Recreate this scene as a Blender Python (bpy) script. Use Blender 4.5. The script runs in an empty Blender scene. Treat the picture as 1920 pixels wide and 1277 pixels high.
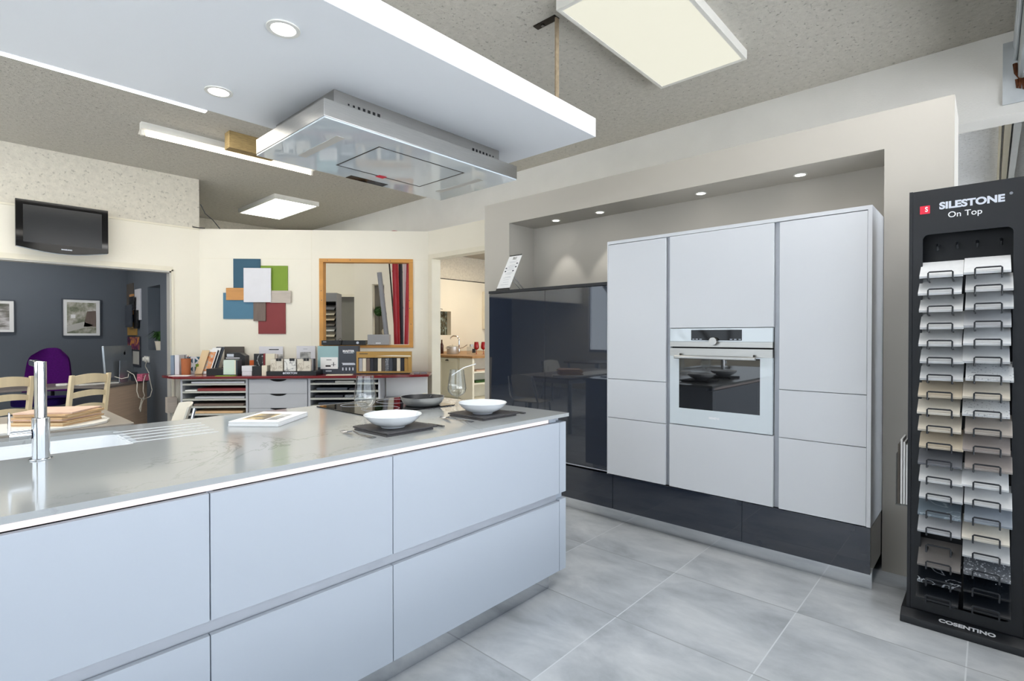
# kitchen showroom: island, tall units, sample tower, back counter, office and second kitchen
LENS = 18.3683
CAMROT = ((.675294, .007378, -.737511), (-.737548, .006273, -.675265), (-.000356, .999953, .009677))
SKY = 2.35      # overcast daylight behind the shop front
LK = 0.70       # strength of the added fill lamps, which have no fittings
NSPOT = 8      # niche downlights (W)
EXPO = 0.12
import bpy, bmesh, math, random
from mathutils import Vector, Matrix
random.seed(7)
S = bpy.context.scene
COL = S.collection
PI = math.pi

# ---------------------------------------------------------------- helpers
def lin(c):
    return tuple(((x/255.)/12.92 if x/255. <= .04045 else ((x/255.+.055)/1.055)**2.4) for x in c)

MATS = {}
def pm(name, rgb, rough=.5, metal=0., spec=.5, var=None, bump=None, coat=0., trans=0., ior=1.45, emit=None, stretch=None):
    """principled material with a procedural tint variation and bump; rgb is 0-255 sRGB"""
    m = bpy.data.materials.new(name); m.use_nodes = True
    nt = m.node_tree; N = nt.nodes; L = nt.links
    b = N['Principled BSDF']
    c = lin(rgb)
    b.inputs['Base Color'].default_value = (*c, 1)
    b.inputs['Roughness'].default_value = rough
    b.inputs['Metallic'].default_value = metal
    b.inputs['Specular IOR Level'].default_value = spec
    b.inputs['Coat Weight'].default_value = coat
    b.inputs['Coat Roughness'].default_value = .03
    b.inputs['Transmission Weight'].default_value = trans
    b.inputs['IOR'].default_value = ior
    tc = N.new('ShaderNodeTexCoord'); mp = N.new('ShaderNodeMapping')
    L.new(tc.outputs['Object'], mp.inputs['Vector'])
    if stretch: mp.inputs['Scale'].default_value = stretch
    if var is None: var = (6., .03)
    if var and not trans:
        nz = N.new('ShaderNodeTexNoise'); nz.inputs['Scale'].default_value = var[0]
        nz.inputs['Detail'].default_value = 5
        L.new(mp.outputs['Vector'], nz.inputs['Vector'])
        mr = N.new('ShaderNodeMapRange'); mr.inputs['From Min'].default_value = .3; mr.inputs['From Max'].default_value = .7
        mr.inputs['To Min'].default_value = 1 - var[1]; mr.inputs['To Max'].default_value = 1 + var[1]
        L.new(nz.outputs['Fac'], mr.inputs['Value'])
        mx = N.new('ShaderNodeMix'); mx.data_type = 'RGBA'; mx.blend_type = 'MULTIPLY'; mx.inputs['Factor'].default_value = 1
        mx.inputs['A'].default_value = (*c, 1)
        L.new(mr.outputs['Result'], mx.inputs['B']); L.new(mx.outputs['Result'], b.inputs['Base Color'])
    if bump:
        nb = N.new('ShaderNodeTexNoise'); nb.inputs['Scale'].default_value = bump[0]; nb.inputs['Detail'].default_value = 6
        L.new(mp.outputs['Vector'], nb.inputs['Vector'])
        bp = N.new('ShaderNodeBump'); bp.inputs['Strength'].default_value = bump[1]; bp.inputs['Distance'].default_value = .01
        L.new(nb.outputs['Fac'], bp.inputs['Height']); L.new(bp.outputs['Normal'], b.inputs['Normal'])
    if emit:
        b.inputs['Emission Color'].default_value = (*lin(emit[0]), 1)
        b.inputs['Emission Strength'].default_value = emit[1]
    MATS[name] = m
    return m

def nodes(m):
    return m.node_tree.nodes, m.node_tree.links, m.node_tree.nodes['Principled BSDF']

def ramp(N, stops):
    r = N.new('ShaderNodeValToRGB'); e = r.color_ramp.elements
    while len(e) < len(stops): e.new(.5)
    for i, (p, c) in enumerate(stops):
        e[i].position = p; e[i].color = (*lin(c), 1)
    return r

class M:
    """collects shapes for ONE mesh object"""
    def __init__(s, T=None): s.bm = bmesh.new(); s.T = T or Matrix()
    def _add(s, vs, fs):
        v = [s.bm.verts.new(s.T @ Vector(p)) for p in vs]
        for f in fs:
            try: s.bm.faces.new([v[i] for i in f])
            except ValueError: pass
    def box(s, x0, x1, y0, y1, z0, z1):
        if x0 > x1: x0, x1 = x1, x0
        if y0 > y1: y0, y1 = y1, y0
        if z0 > z1: z0, z1 = z1, z0
        s._add([(x0,y0,z0),(x1,y0,z0),(x1,y1,z0),(x0,y1,z0),(x0,y0,z1),(x1,y0,z1),(x1,y1,z1),(x0,y1,z1)],
               [(3,2,1,0),(4,5,6,7),(0,1,5,4),(1,2,6,5),(2,3,7,6),(3,0,4,7)])
        return s
    def cyl(s, p0, p1, r0, r1=None, seg=20, cap=True):
        p0, p1 = Vector(p0), Vector(p1); r1 = r0 if r1 is None else r1
        d = (p1-p0).normalized(); a = d.orthogonal().normalized(); b = d.cross(a)
        vs = []
        for p, r in ((p0, r0), (p1, r1)):
            for i in range(seg):
                t = 2*PI*i/seg; vs.append(p + a*r*math.cos(t) + b*r*math.sin(t))
        fs = [(i, (i+1) % seg, seg+(i+1) % seg, seg+i) for i in range(seg)]
        if cap: fs += [tuple(range(seg))[::-1], tuple(range(seg, 2*seg))]
        s._add(vs, fs); return s
    def tube(s, pts, r, seg=8):
        pts = [Vector(p) for p in pts]; n = len(pts)
        vs = []; a = None
        for i, p in enumerate(pts):
            d = (pts[min(i+1, n-1)] - pts[max(i-1, 0)]).normalized()
            if a is None: a = d.orthogonal().normalized()
            else:
                a = (a - d*a.dot(d)); a = a.normalized() if a.length > 1e-6 else d.orthogonal().normalized()
            b = d.cross(a); rr = r[i] if isinstance(r, (list, tuple)) else r
            for k in range(seg):
                t = 2*PI*k/seg; vs.append(p + a*rr*math.cos(t) + b*rr*math.sin(t))
        fs = [(i*seg+k, i*seg+(k+1) % seg, (i+1)*seg+(k+1) % seg, (i+1)*seg+k) for i in range(n-1) for k in range(seg)]
        fs += [tuple(range(seg))[::-1], tuple(range((n-1)*seg, n*seg))]
        s._add(vs, fs); return s
    def lathe(s, prof, c=(0,0,0), seg=40):
        vs = []; fs = []; rows = []
        for r, z in prof:
            if r < 1e-6: rows.append([len(vs)]); vs.append((c[0], c[1], c[2]+z))
            else:
                rows.append(list(range(len(vs), len(vs)+seg)))
                vs += [(c[0]+r*math.cos(2*PI*i/seg), c[1]+r*math.sin(2*PI*i/seg), c[2]+z) for i in range(seg)]
        for A, B in zip(rows[:-1], rows[1:]):
            for i in range(seg):
                j = (i+1) % seg
                if len(A) == 1 and len(B) == 1: continue
                if len(A) == 1: fs.append((A[0], B[j], B[i]))
                elif len(B) == 1: fs.append((A[i], A[j], B[0]))
                else: fs.append((A[i], A[j], B[j], B[i]))
        s._add(vs, fs); return s
    def prism(s, poly, a, b, axis='z'):
        """poly of 2D points extruded from a to b along axis: z -> (x,y), y -> (x,z), x -> (y,z)"""
        def P(p, h):
            return {'z': (p[0], p[1], h), 'y': (p[0], h, p[1]), 'x': (h, p[0], p[1])}[axis]
        n = len(poly)
        s._add([P(p, a) for p in poly] + [P(p, b) for p in poly],
               [tuple(range(n))[::-1], tuple(range(n, 2*n))] + [(i, (i+1) % n, n+(i+1) % n, n+i) for i in range(n)])
        return s
    def holed(s, outer, inner, a, b, axis='z'):
        """slab with one hole; both loops run the same way round"""
        def P(p, h):
            return {'z': (p[0], p[1], h), 'y': (p[0], h, p[1]), 'x': (h, p[0], p[1])}[axis]
        rings = []
        for h in (a, b):
            vo = [s.bm.verts.new(s.T @ Vector(P(p, h))) for p in outer]
            vi = [s.bm.verts.new(s.T @ Vector(P(p, h))) for p in inner]
            es = [s.bm.edges.new((v[i], v[(i+1) % len(v)])) for v in (vo, vi) for i in range(len(v))]
            bmesh.ops.triangle_fill(s.bm, edges=es, use_beauty=True, use_dissolve=False)
            rings.append((vo, vi))
        for k in (0, 1):
            A, B = rings[0][k], rings[1][k]
            for i in range(len(A)):
                j = (i+1) % len(A); s.bm.faces.new((A[i], A[j], B[j], B[i]))
        return s
    def build(s, name, mat, parent=None, bevel=0., seg=2, smooth=True, origin=None, **kw):
        bm = s.bm
        bmesh.ops.recalc_face_normals(bm, faces=bm.faces[:])
        if bevel:
            es = [e for e in bm.edges if len(e.link_faces) == 2 and e.calc_face_angle(0) > .5]
            bmesh.ops.bevel(bm, geom=es, offset=bevel, segments=seg, profile=.5, affect='EDGES', clamp_overlap=True)
        if smooth:
            for f in bm.faces: f.smooth = True
            for e in bm.edges:
                e.smooth = not (len(e.link_faces) != 2 or e.calc_face_angle(0) > (.35 if bevel else .6))
        if parent is None and origin is None:
            xs = [v.co.x for v in bm.verts]; ys = [v.co.y for v in bm.verts]; zs = [v.co.z for v in bm.verts]
            origin = ((min(xs)+max(xs))/2, (min(ys)+max(ys))/2, min(zs))
        if origin is not None:
            bmesh.ops.translate(bm, verts=bm.verts[:], vec=-Vector(origin))
        me = bpy.data.meshes.new(name); bm.to_mesh(me); bm.free()
        o = bpy.data.objects.new(name, me); COL.objects.link(o)
        me.materials.append(MATS[mat] if isinstance(mat, str) else mat)
        if origin is not None and parent is None: o.location = origin
        if parent is not None:
            o.parent = parent
            if origin is not None: o.location = origin
        for k, v in kw.items(): o[k] = v
        return o

def thing(name, label, cat, loc=(0,0,0), rotz=0., group=None):
    o = bpy.data.objects.new(name, None); COL.objects.link(o)
    o.empty_display_size = .1
    o.location = loc; o.rotation_euler = (0,0,rotz)
    o['label'] = label; o['category'] = cat
    if group: o['group'] = group
    return o
def tag(o, label, cat, group=None, rotz=None, kind=None):
    o['label'] = label; o['category'] = cat
    if group: o['group'] = group
    if kind: o['kind'] = kind
    return o
def struct(name, mesh, mat, **k):
    o = mesh.build(name, mat, **k); o['kind'] = 'structure'
    return o
def W(t):
    """mesh builder whose world coordinates land right under thing t (t unrotated)"""
    return M(Matrix.Translation(-Vector(t.location)))
def dup(root, loc, rotz=None, label=None, group=None):
    r = root.copy(); COL.objects.link(r); r.location = loc
    if rotz is not None: r.rotation_euler = (0,0,rotz)
    if label: r['label'] = label
    if group: r['group'] = group
    for ch in list(root.children):
        c = ch.copy(); COL.objects.link(c); c.parent = r
        for g in list(ch.children):
            d = g.copy(); COL.objects.link(d); d.parent = c
    return r
def text(name, body, size, mat, parent, mw, bold=0., depth=.0006, align='CENTER', sx=1., shear=0., space=1.):
    """lettering as a thin mesh; mw = matrix of the text plane in the parent's space"""
    cu = bpy.data.curves.new(name, 'FONT'); cu.body = body; cu.size = size; cu.offset = bold
    cu.extrude = depth; cu.align_x = align; cu.align_y = 'CENTER'; cu.shear = shear; cu.space_character = space
    t = bpy.data.objects.new(name+'_curve', cu)
    me = bpy.data.meshes.new_from_object(t)
    me.transform(Matrix.Diagonal((sx, 1, 1, 1)))
    bpy.data.objects.remove(t)
    o = bpy.data.objects.new(name, me); COL.objects.link(o)
    me.materials.clear(); me.materials.append(MATS[mat])
    o.parent = parent; o.matrix_local = mw
    return o
def basis(x, y, o):
    x, y = Vector(x).normalized(), Vector(y).normalized(); z = x.cross(y)
    return Matrix(((x.x,y.x,z.x,o[0]),(x.y,y.y,z.y,o[1]),(x.z,y.z,z.z,o[2]),(0,0,0,1)))
def rrect(x0, x1, y0, y1, r, n=6):
    pts = []
    for cx, cy, a0 in ((x1-r, y0+r, -PI/2), (x1-r, y1-r, 0), (x0+r, y1-r, PI/2), (x0+r, y0+r, PI)):
        pts += [(cx+r*math.cos(a0+PI/2*i/n), cy+r*math.sin(a0+PI/2*i/n)) for i in range(n+1)]
    return pts

# ---------------------------------------------------------------- materials
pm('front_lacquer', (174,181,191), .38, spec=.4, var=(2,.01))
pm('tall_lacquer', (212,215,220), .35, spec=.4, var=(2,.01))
pm('groove_metal', (178,182,190), .45, .3)
pm('dark_gloss', (36,42,54), .02, spec=.6, coat=.8, var=(2,.02))
pm('steel_kick', (205,208,212), .1, 1., var=(3,.02))
pm('brushed_steel', (176,174,170), .28, 1., var=(12,.06), stretch=(1,1,30))
pm('chrome', (225,228,232), .05, 1.)
pm('oven_glass', (14,15,17), .02, spec=.9, coat=1.); pm('white_glass', (212,221,227), .03, spec=.6, coat=.6, var=(2,.01))
pm('black_plastic', (22,22,24), .35)
pm('black_gloss', (9,9,11), .05, spec=.4)
pm('screen', (26,29,33), .16)
pm('black_matte', (14,14,15), .8)
pm('niche_paint', (183,179,171), .85, var=(1.5,.015))
pm('cream_wall', (238,233,219), .85, var=(1.2,.03), bump=(60,.05))
pm('cream_trim', (232,226,208), .6)
pm('trim_grey', (190,188,182), .5)
pm('white_paint', (238,239,240), .7, var=(1.5,.01))
pm('soffit_paint', (238,241,245), .7, var=(1.5,.01))
pm('beam_paint', (230,229,225), .85, var=(3,.03), bump=(90,.15))
pm('office_grey', (96,103,112), .8, var=(1.2,.04))
pm('lamp_white', (225,224,218), .5)
pm('panel_light', (90,90,84), .6, emit=((244,242,224), .80))
pm('panel_light_rear', (245,244,235), .6, emit=((255,253,240), 10.))
pm('tube_light', (245,240,225), .5, emit=((255,240,215), 7.))
pm('spot_glow', (250,250,250), .5, emit=((255,252,246), 8.))
pm('led_glow', (120,116,116), .5, emit=((255,245,245), .86))
pm('led_white', (250,250,252), .5, emit=((240,246,255), 2.))
pm('rust_wood', (150,128,86), .8, var=(20,.2), stretch=(1,1,8))
pm('dark_metal', (52,46,40), .5, .6, var=(30,.2))
pm('strap_metal', (176,160,138), .4, .8, var=(30,.2))
pm('galvanised', (178,184,188), .42, .5, var=(7,.1))
pm('rail_alu', (188,194,200), .35, .6)
pm('rust', (84,44,18), .9, var=(40,.5))
pm('ceramic', (232,236,240), .12, coat=.5, var=(3,.008))
pm('sink_white', (240,243,246), .25, coat=.2, var=(3,.008))
pm('slate', (66,64,66), .55, var=(25,.2), bump=(40,.3))
pm('slate_edge', (150,150,152), .5)
pm('pan_steel', (214,214,212), .4, .7, var=(10,.05))
pm('pan_black', (34,35,38), .35)
pm('cutlery_steel', (150,150,152), .2, 1.)
def thin_glass(name, tint, ior):
    m = bpy.data.materials.new(name); m.use_nodes = True; N = m.node_tree.nodes; L = m.node_tree.links
    N.remove(N['Principled BSDF']); a = N.new('ShaderNodeBsdfTransparent'); a.inputs[0].default_value = (*tint, 1)
    b = N.new('ShaderNodeBsdfGlossy'); b.inputs['Roughness'].default_value = .02
    fc = N.new('ShaderNodeLayerWeight'); fc.inputs['Blend'].default_value = .5
    pw = N.new('ShaderNodeMath'); pw.operation = 'POWER'; L.new(fc.outputs['Facing'], pw.inputs[0]); pw.inputs[1].default_value = 3.
    lw = N.new('ShaderNodeMath'); lw.operation = 'MULTIPLY_ADD'; L.new(pw.outputs[0], lw.inputs[0]); lw.inputs[1].default_value = ior-.75; lw.inputs[2].default_value = .07
    x = N.new('ShaderNodeMixShader'); L.new(lw.outputs[0], x.inputs[0]); L.new(a.outputs[0], x.inputs[1]); L.new(b.outputs[0], x.inputs[2]); L.new(x.outputs[0], N['Material Output'].inputs[0])
    MATS[name] = m
thin_glass('clear_glass', (.97,.98,.98), 1.45)
pm('red_glass', (190,20,32), .05, trans=.35, coat=.5)
pm('paper_white', (240,240,240), .7)
pm('paper_cream', (228,220,200), .75)
pm('leaf_green', (46,84,34), .6, var=(20,.3))
pm('yellow_green', (150,180,40), .6)
pm('purple_fabric', (74,12,98), .9, spec=.2, var=(60,.15), bump=(200,.2))
pm('navy_fabric', (44,24,96), .9, spec=.2, var=(60,.15), bump=(200,.2))
pm('pale_wood', (216,200,168), .6, var=(14,.07), stretch=(1,1,.12))
pm('orange_wood', (186,136,72), .6, var=(10,.1))
pm('frame_wood', (200,143,70), .5, var=(9,.1), stretch=(.25,1,1))
pm('worktop_wood', (158,118,74), .45, var=(16,.18), stretch=(.2,1,1))
pm('desk_laminate', (116,108,104), .35, var=(10,.06), stretch=(.15,1,1))
pm('desk_wood', (204,178,154), .5, var=(16,.08), stretch=(.15,.15,6))
pm('table_grey', (150,143,134), .4)
pm('table_edge', (200,200,200), .4)
pm('folder_tan', (206,172,132), .75, var=(20,.06))
pm('folder_pink', (214,184,166), .75, var=(20,.1))
pm('imac_alu', (170,176,182), .3, .7)
pm('white_plastic', (232,231,226), .4)
pm('cream_cabinet', (216,211,190), .55)
pm('cream_shelf', (235,230,214), .55)
pm('counter_red', (112,18,24), .22, coat=.2)
pm('unit_grey', (176,178,184), .55)
pm('shelf_grey', (178,179,172), .55)
pm('unit_dark', (50,52,60), .8)
pm('terracotta', (176,104,66), .8)
pm('pot_cream', (214,206,190), .7)
pm('pink_box', (214,110,140), .7, var=(60,.4))
pm('cable_white', (225,220,208), .5)
pm('rack_black', (26,29,34), .45, var=(30,.03))
pm('rack_inner', (26,29,34), .5)
pm('wire_black', (42,45,50), .4, .2)
pm('logo_red', (222,40,66), .5)
pm('letter_white', (236,238,242), .5)
pm('letter_silver', (206,212,224), .45)
pm('letter_dark', (40,40,44), .6)
thin_glass('acrylic', (.93,.95,.96), 1.3)
pm('bottle_brown', (74,34,20), .12, coat=.4)
pm('navy_board', (46,86,108), .6)
pm('grey_blue', (128,144,164), .6); pm('pale_green', (206,220,212), .4); pm('blue_board', (76,120,146), .6)
pm('green_board', (122,150,44), .6)
pm('white_board', (220,220,226), .5)
pm('red_board', (130,52,54), .6)
pm('oak_board', (196,142,84), .6, var=(20,.1), stretch=(.3,1,3))
pm('greige_board', (186,176,166), .6, var=(20,.1), stretch=(.3,1,3))
pm('walnut_board', (112,98,90), .6, var=(20,.12), stretch=(3,1,.3))
pm('umber_board', (90,84,78), .7)
pm('gold_board', (176,138,70), .42, var=(3,.06))
pm('teal_print', (150,182,186), .5)
pm('charcoal_print', (62,68,78), .5)
pm('pipe_grey', (128,130,136), .45)
pm('pipe_red', (158,18,38), .4)
pm('pipe_pink', (214,196,200), .6)
pm('speaker_grey', (150,150,152), .6)
pm('concrete_slab', (150,150,152), .8, var=(12,.12))
pm('mid_grey_wall', (128,126,120), .8)
pm('pavement', (174,177,182), .9, var=(2,.08))
pm('seat_cream', (222,218,206), .5)
pm('art_blue', (160,190,196), .6); pm('art_orange', (196,92,40), .6); pm('art_tan', (222,196,156), .6)

# ceiling and concrete: pitted rendering
def pitted(name, rgb, scale, bumpd, dark):
    m = pm(name, rgb, .95, spec=.2, var=None); N, L, b = nodes(m)
    tc = N.new('ShaderNodeTexCoord')
    big = N.new('ShaderNodeTexNoise'); big.inputs['Scale'].default_value = scale; big.inputs['Detail'].default_value = 8; big.inputs['Roughness'].default_value = .65
    vor = N.new('ShaderNodeTexNoise'); vor.inputs['Scale'].default_value = scale*1.7; vor.inputs['Detail'].default_value = 2
    L.new(tc.outputs['Object'], big.inputs['Vector']); L.new(tc.outputs['Object'], vor.inputs['Vector'])
    r = N.new('ShaderNodeMapRange'); r.inputs['From Min'].default_value = .62; r.inputs['From Max'].default_value = .72
    r.inputs['To Min'].default_value = 1; r.inputs['To Max'].default_value = dark
    L.new(vor.outputs['Fac'], r.inputs['Value'])
    r2 = N.new('ShaderNodeMapRange'); r2.inputs['From Min'].default_value = .3; r2.inputs['From Max'].default_value = .7
    r2.inputs['To Min'].default_value = .9; r2.inputs['To Max'].default_value = 1.1
    L.new(big.outputs['Fac'], r2.inputs['Value'])
    mu = N.new('ShaderNodeMath'); mu.operation = 'MULTIPLY'; L.new(r.outputs['Result'], mu.inputs[0]); L.new(r2.outputs['Result'], mu.inputs[1])
    mx = N.new('ShaderNodeMix'); mx.data_type = 'RGBA'; mx.blend_type = 'MULTIPLY'; mx.inputs['Factor'].default_value = 1
    mx.inputs['A'].default_value = (*lin(rgb), 1); L.new(mu.outputs['Value'], mx.inputs['B'])
    L.new(mx.outputs['Result'], b.inputs['Base Color'])
    ad = N.new('ShaderNodeMath'); ad.operation = 'ADD'; L.new(big.outputs['Fac'], ad.inputs[0])
    L.new(r.outputs['Result'], ad.inputs[1])
    bp = N.new('ShaderNodeBump'); bp.inputs['Strength'].default_value = .6; bp.inputs['Distance'].default_value = bumpd
    L.new(ad.outputs['Value'], bp.inputs['Height']); L.new(bp.outputs['Normal'], b.inputs['Normal'])
    return m
pitted('ceiling_render', (188,185,177), 24, .016, .66)
pitted('concrete_wall', (216,211,198), 20, .010, .72)
pitted('concrete_lightened', (228,230,233), 22, .008, .62)

# floor tiles: 60 cm concrete look squares, light grout
def floor_mat():
    m = pm('floor_tile', (150,155,160), .32, spec=.5, var=None); N, L, b = nodes(m)
    tc = N.new('ShaderNodeTexCoord'); sp = N.new('ShaderNodeSeparateXYZ'); L.new(tc.outputs['Object'], sp.inputs[0])
    def cell(sock, off, size, half):
        a = N.new('ShaderNodeMath'); a.operation = 'SUBTRACT'; L.new(sock, a.inputs[0]); a.inputs[1].default_value = off
        d = N.new('ShaderNodeMath'); d.operation = 'DIVIDE'; L.new(a.outputs[0], d.inputs[0]); d.inputs[1].default_value = size
        fl = N.new('ShaderNodeMath'); fl.operation = 'FLOOR'; L.new(d.outputs[0], fl.inputs[0])
        fr = N.new('ShaderNodeMath'); fr.operation = 'PINGPONG'; L.new(d.outputs[0], fr.inputs[0]); fr.inputs[1].default_value = .5
        lt = N.new('ShaderNodeMath'); lt.operation = 'LESS_THAN'; L.new(fr.outputs[0], lt.inputs[0]); lt.inputs[1].default_value = half/size
        return fl.outputs[0], lt.outputs[0]
    fx, gx = cell(sp.outputs['X'], 1.487, .607, .003)
    fy, gy = cell(sp.outputs['Y'], .062, .602, .0026)
    # per tile offset into the clouds
    cb = N.new('ShaderNodeCombineXYZ')
    for s_, i in ((fx, 0), (fy, 1)):
        k = N.new('ShaderNodeMath'); k.operation = 'MULTIPLY'; L.new(s_, k.inputs[0]); k.inputs[1].default_value = 7.3 + 4*i
        L.new(k.outputs[0], cb.inputs[i])
    va = N.new('ShaderNodeVectorMath'); va.operation = 'ADD'; L.new(tc.outputs['Object'], va.inputs[0]); L.new(cb.outputs[0], va.inputs[1])
    mp = N.new('ShaderNodeMapping'); mp.inputs['Scale'].default_value = (1.9, 1., 1); mp.inputs['Rotation'].default_value = (0,0,.5); L.new(va.outputs[0], mp.inputs['Vector'])
    n1 = N.new('ShaderNodeTexNoise'); n1.inputs['Scale'].default_value = 2.2; n1.inputs['Detail'].default_value = 9; n1.inputs['Roughness'].default_value = .62; n1.inputs['Distortion'].default_value = .3
    L.new(mp.outputs[0], n1.inputs['Vector'])
    rp = ramp(N, [(.28, (156,161,166)), (.45, (184,189,194)), (.56, (199,203,207)), (.74, (220,223,226))])
    L.new(n1.outputs['Fac'], rp.inputs['Fac'])
    mx = N.new('ShaderNodeMix'); mx.data_type = 'RGBA'; L.new(gy, mx.inputs['Factor']); L.new(rp.outputs['Color'], mx.inputs['A']); mx.inputs['B'].default_value = (*lin((218,222,226)), 1)
    mx2 = N.new('ShaderNodeMix'); mx2.data_type = 'RGBA'; L.new(gx, mx2.inputs['Factor']); L.new(mx.outputs['Result'], mx2.inputs['A']); mx2.inputs['B'].default_value = (*lin((160,164,168)), 1)
    L.new(mx2.outputs['Result'], b.inputs['Base Color'])
    rr = N.new('ShaderNodeMapRange'); rr.inputs['To Min'].default_value = .25; rr.inputs['To Max'].default_value = .45; L.new(n1.outputs['Fac'], rr.inputs['Value']); L.new(rr.outputs['Result'], b.inputs['Roughness'])
floor_mat()

# quartz worktop with thin grey veins
def quartz():
    m = pm('quartz', (206,207,205), .1, spec=.5, var=None, coat=.15); N, L, b = nodes(m)
    tc = N.new('ShaderNodeTexCoord')
    w = N.new('ShaderNodeTexNoise'); w.inputs['Scale'].default_value = 2.1; w.inputs['Detail'].default_value = 8; w.inputs['Roughness'].default_value = .6; w.inputs['Distortion'].default_value = 1.2
    L.new(tc.outputs['Object'], w.inputs['Vector'])
    d = N.new('ShaderNodeMath'); d.operation = 'SUBTRACT'; L.new(w.outputs['Fac'], d.inputs[0]); d.inputs[1].default_value = .5
    a = N.new('ShaderNodeMath'); a.operation = 'ABSOLUTE'; L.new(d.outputs[0], a.inputs[0])
    k = N.new('ShaderNodeTexNoise'); k.inputs['Scale'].default_value = 1.3; L.new(tc.outputs['Object'], k.inputs['Vector'])
    r = N.new('ShaderNodeMapRange'); r.inputs['From Min'].default_value = 0; r.inputs['From Max'].default_value = .012; r.inputs['To Min'].default_value = .9; r.inputs['To Max'].default_value = 0
    L.new(a.outputs[0], r.inputs['Value'])
    r2 = N.new('ShaderNodeMapRange'); r2.inputs['From Min'].default_value = .48; r2.inputs['From Max'].default_value = .62; L.new(k.outputs['Fac'], r2.inputs['Value'])
    mu = N.new('ShaderNodeMath'); mu.operation = 'MULTIPLY'; L.new(r.outputs[0], mu.inputs[0]); L.new(r2.outputs[0], mu.inputs[1])
    mx = N.new('ShaderNodeMix'); mx.data_type = 'RGBA'; L.new(mu.outputs[0], mx.inputs['Factor'])
    mx.inputs['A'].default_value = (*lin((164,167,168)), 1); mx.inputs['B'].default_value = (*lin((128,131,133)), 1)
    L.new(mx.outputs['Result'], b.inputs['Base Color'])
quartz()

def speckle(name, rgb, dots, scale, thr, rough=.3):
    m = pm(name, rgb, rough, var=None); N, L, b = nodes(m)
    tc = N.new('ShaderNodeTexCoord'); v = N.new('ShaderNodeTexNoise'); v.inputs['Scale'].default_value = scale; v.inputs['Detail'].default_value = 3
    L.new(tc.outputs['Object'], v.inputs['Vector'])
    r = N.new('ShaderNodeMapRange'); r.inputs['From Min'].default_value = thr; r.inputs['From Max'].default_value = thr+.03; L.new(v.outputs['Fac'], r.inputs['Value'])
    mx = N.new('ShaderNodeMix'); mx.data_type = 'RGBA'; L.new(r.outputs[0], mx.inputs['Factor'])
    mx.inputs['A'].default_value = (*lin(rgb), 1); mx.inputs['B'].default_value = (*lin(dots), 1); L.new(mx.outputs['Result'], b.inputs['Base Color'])
    return m
def veined(name, rgb, vein, scale, width=.02, rough=.3):
    m = pm(name, rgb, rough, var=None); N, L, b = nodes(m)
    tc = N.new('ShaderNodeTexCoord'); v = N.new('ShaderNodeTexNoise'); v.inputs['Scale'].default_value = scale; v.inputs['Detail'].default_value = 4; v.inputs['Distortion'].default_value = .8
    L.new(tc.outputs['Object'], v.inputs['Vector'])
    d = N.new('ShaderNodeMath'); d.operation = 'SUBTRACT'; L.new(v.outputs['Fac'], d.inputs[0]); d.inputs[1].default_value = .5
    a = N.new('ShaderNodeMath'); a.operation = 'ABSOLUTE'; L.new(d.outputs[0], a.inputs[0])
    r = N.new('ShaderNodeMapRange'); r.inputs['From Max'].default_value = width; r.inputs['To Min'].default_value = 1; r.inputs['To Max'].default_value = 0; L.new(a.outputs[0], r.inputs['Value'])
    mx = N.new('ShaderNodeMix'); mx.data_type = 'RGBA'; L.new(r.outputs[0], mx.inputs['Factor'])
    mx.inputs['A'].default_value = (*lin(rgb), 1); mx.inputs['B'].default_value = (*lin(vein), 1); L.new(mx.outputs['Result'], b.inputs['Base Color'])
    return m
def photo(name, stops, scale, rough=.4, stretch=(1,1,1)):
    """blurry printed picture: a noise through a colour ramp"""
    m = pm(name, (200,200,200), rough, var=None); N, L, b = nodes(m)
    tc = N.new('ShaderNodeTexCoord'); mp = N.new('ShaderNodeMapping'); mp.inputs['Scale'].default_value = stretch
    v = N.new('ShaderNodeTexNoise'); v.inputs['Scale'].default_value = scale; v.inputs['Detail'].default_value = 6; v.inputs['Roughness'].default_value = .6
    L.new(tc.outputs['Object'], mp.inputs[0]); L.new(mp.outputs[0], v.inputs['Vector'])
    r = ramp(N, stops); L.new(v.outputs['Fac'], r.inputs['Fac']); L.new(r.outputs['Color'], b.inputs['Base Color'])
    return m
photo('print_kitchen', [(.3,(70,74,66)),(.45,(128,132,110)),(.55,(176,172,160)),(.7,(222,222,220))], 7)
photo('print_street', [(.3,(60,72,48)),(.45,(120,116,110)),(.55,(190,186,186)),(.7,(228,228,228))], 6, stretch=(.6,1,3))
photo('print_cover', [(.3,(40,38,36)),(.46,(110,96,76)),(.55,(206,180,120)),(.7,(230,226,214))], 9)
photo('print_poster', [(.35,(30,26,52)),(.5,(120,40,90)),(.58,(220,150,40)),(.7,(60,60,110))], 10)
photo('print_art', [(.35,(186,80,36)),(.48,(222,160,110)),(.58,(160,196,206)),(.7,(230,226,214))], 9)
photo('print_frame', [(.35,(90,92,94)),(.5,(150,150,148)),(.65,(210,210,208))], 12)
veined('marble_warm', (214,206,192), (176,164,148), 9, .05)
veined('marble_grey', (226,224,220), (140,140,142), 7, .03)
# ---------------------------------------------------------------- camera (eye height 1.30 m, room axes X = along the island, Y = along the tall units)
cam = bpy.data.cameras.new('camera'); co = bpy.data.objects.new('camera', cam); COL.objects.link(co)
cam.sensor_width = 36; cam.lens = LENS; cam.clip_start = .02
co.matrix_world = Matrix(CAMROT).to_4x4(); co.location = (0,0,1.3)
S.camera = co

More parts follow.
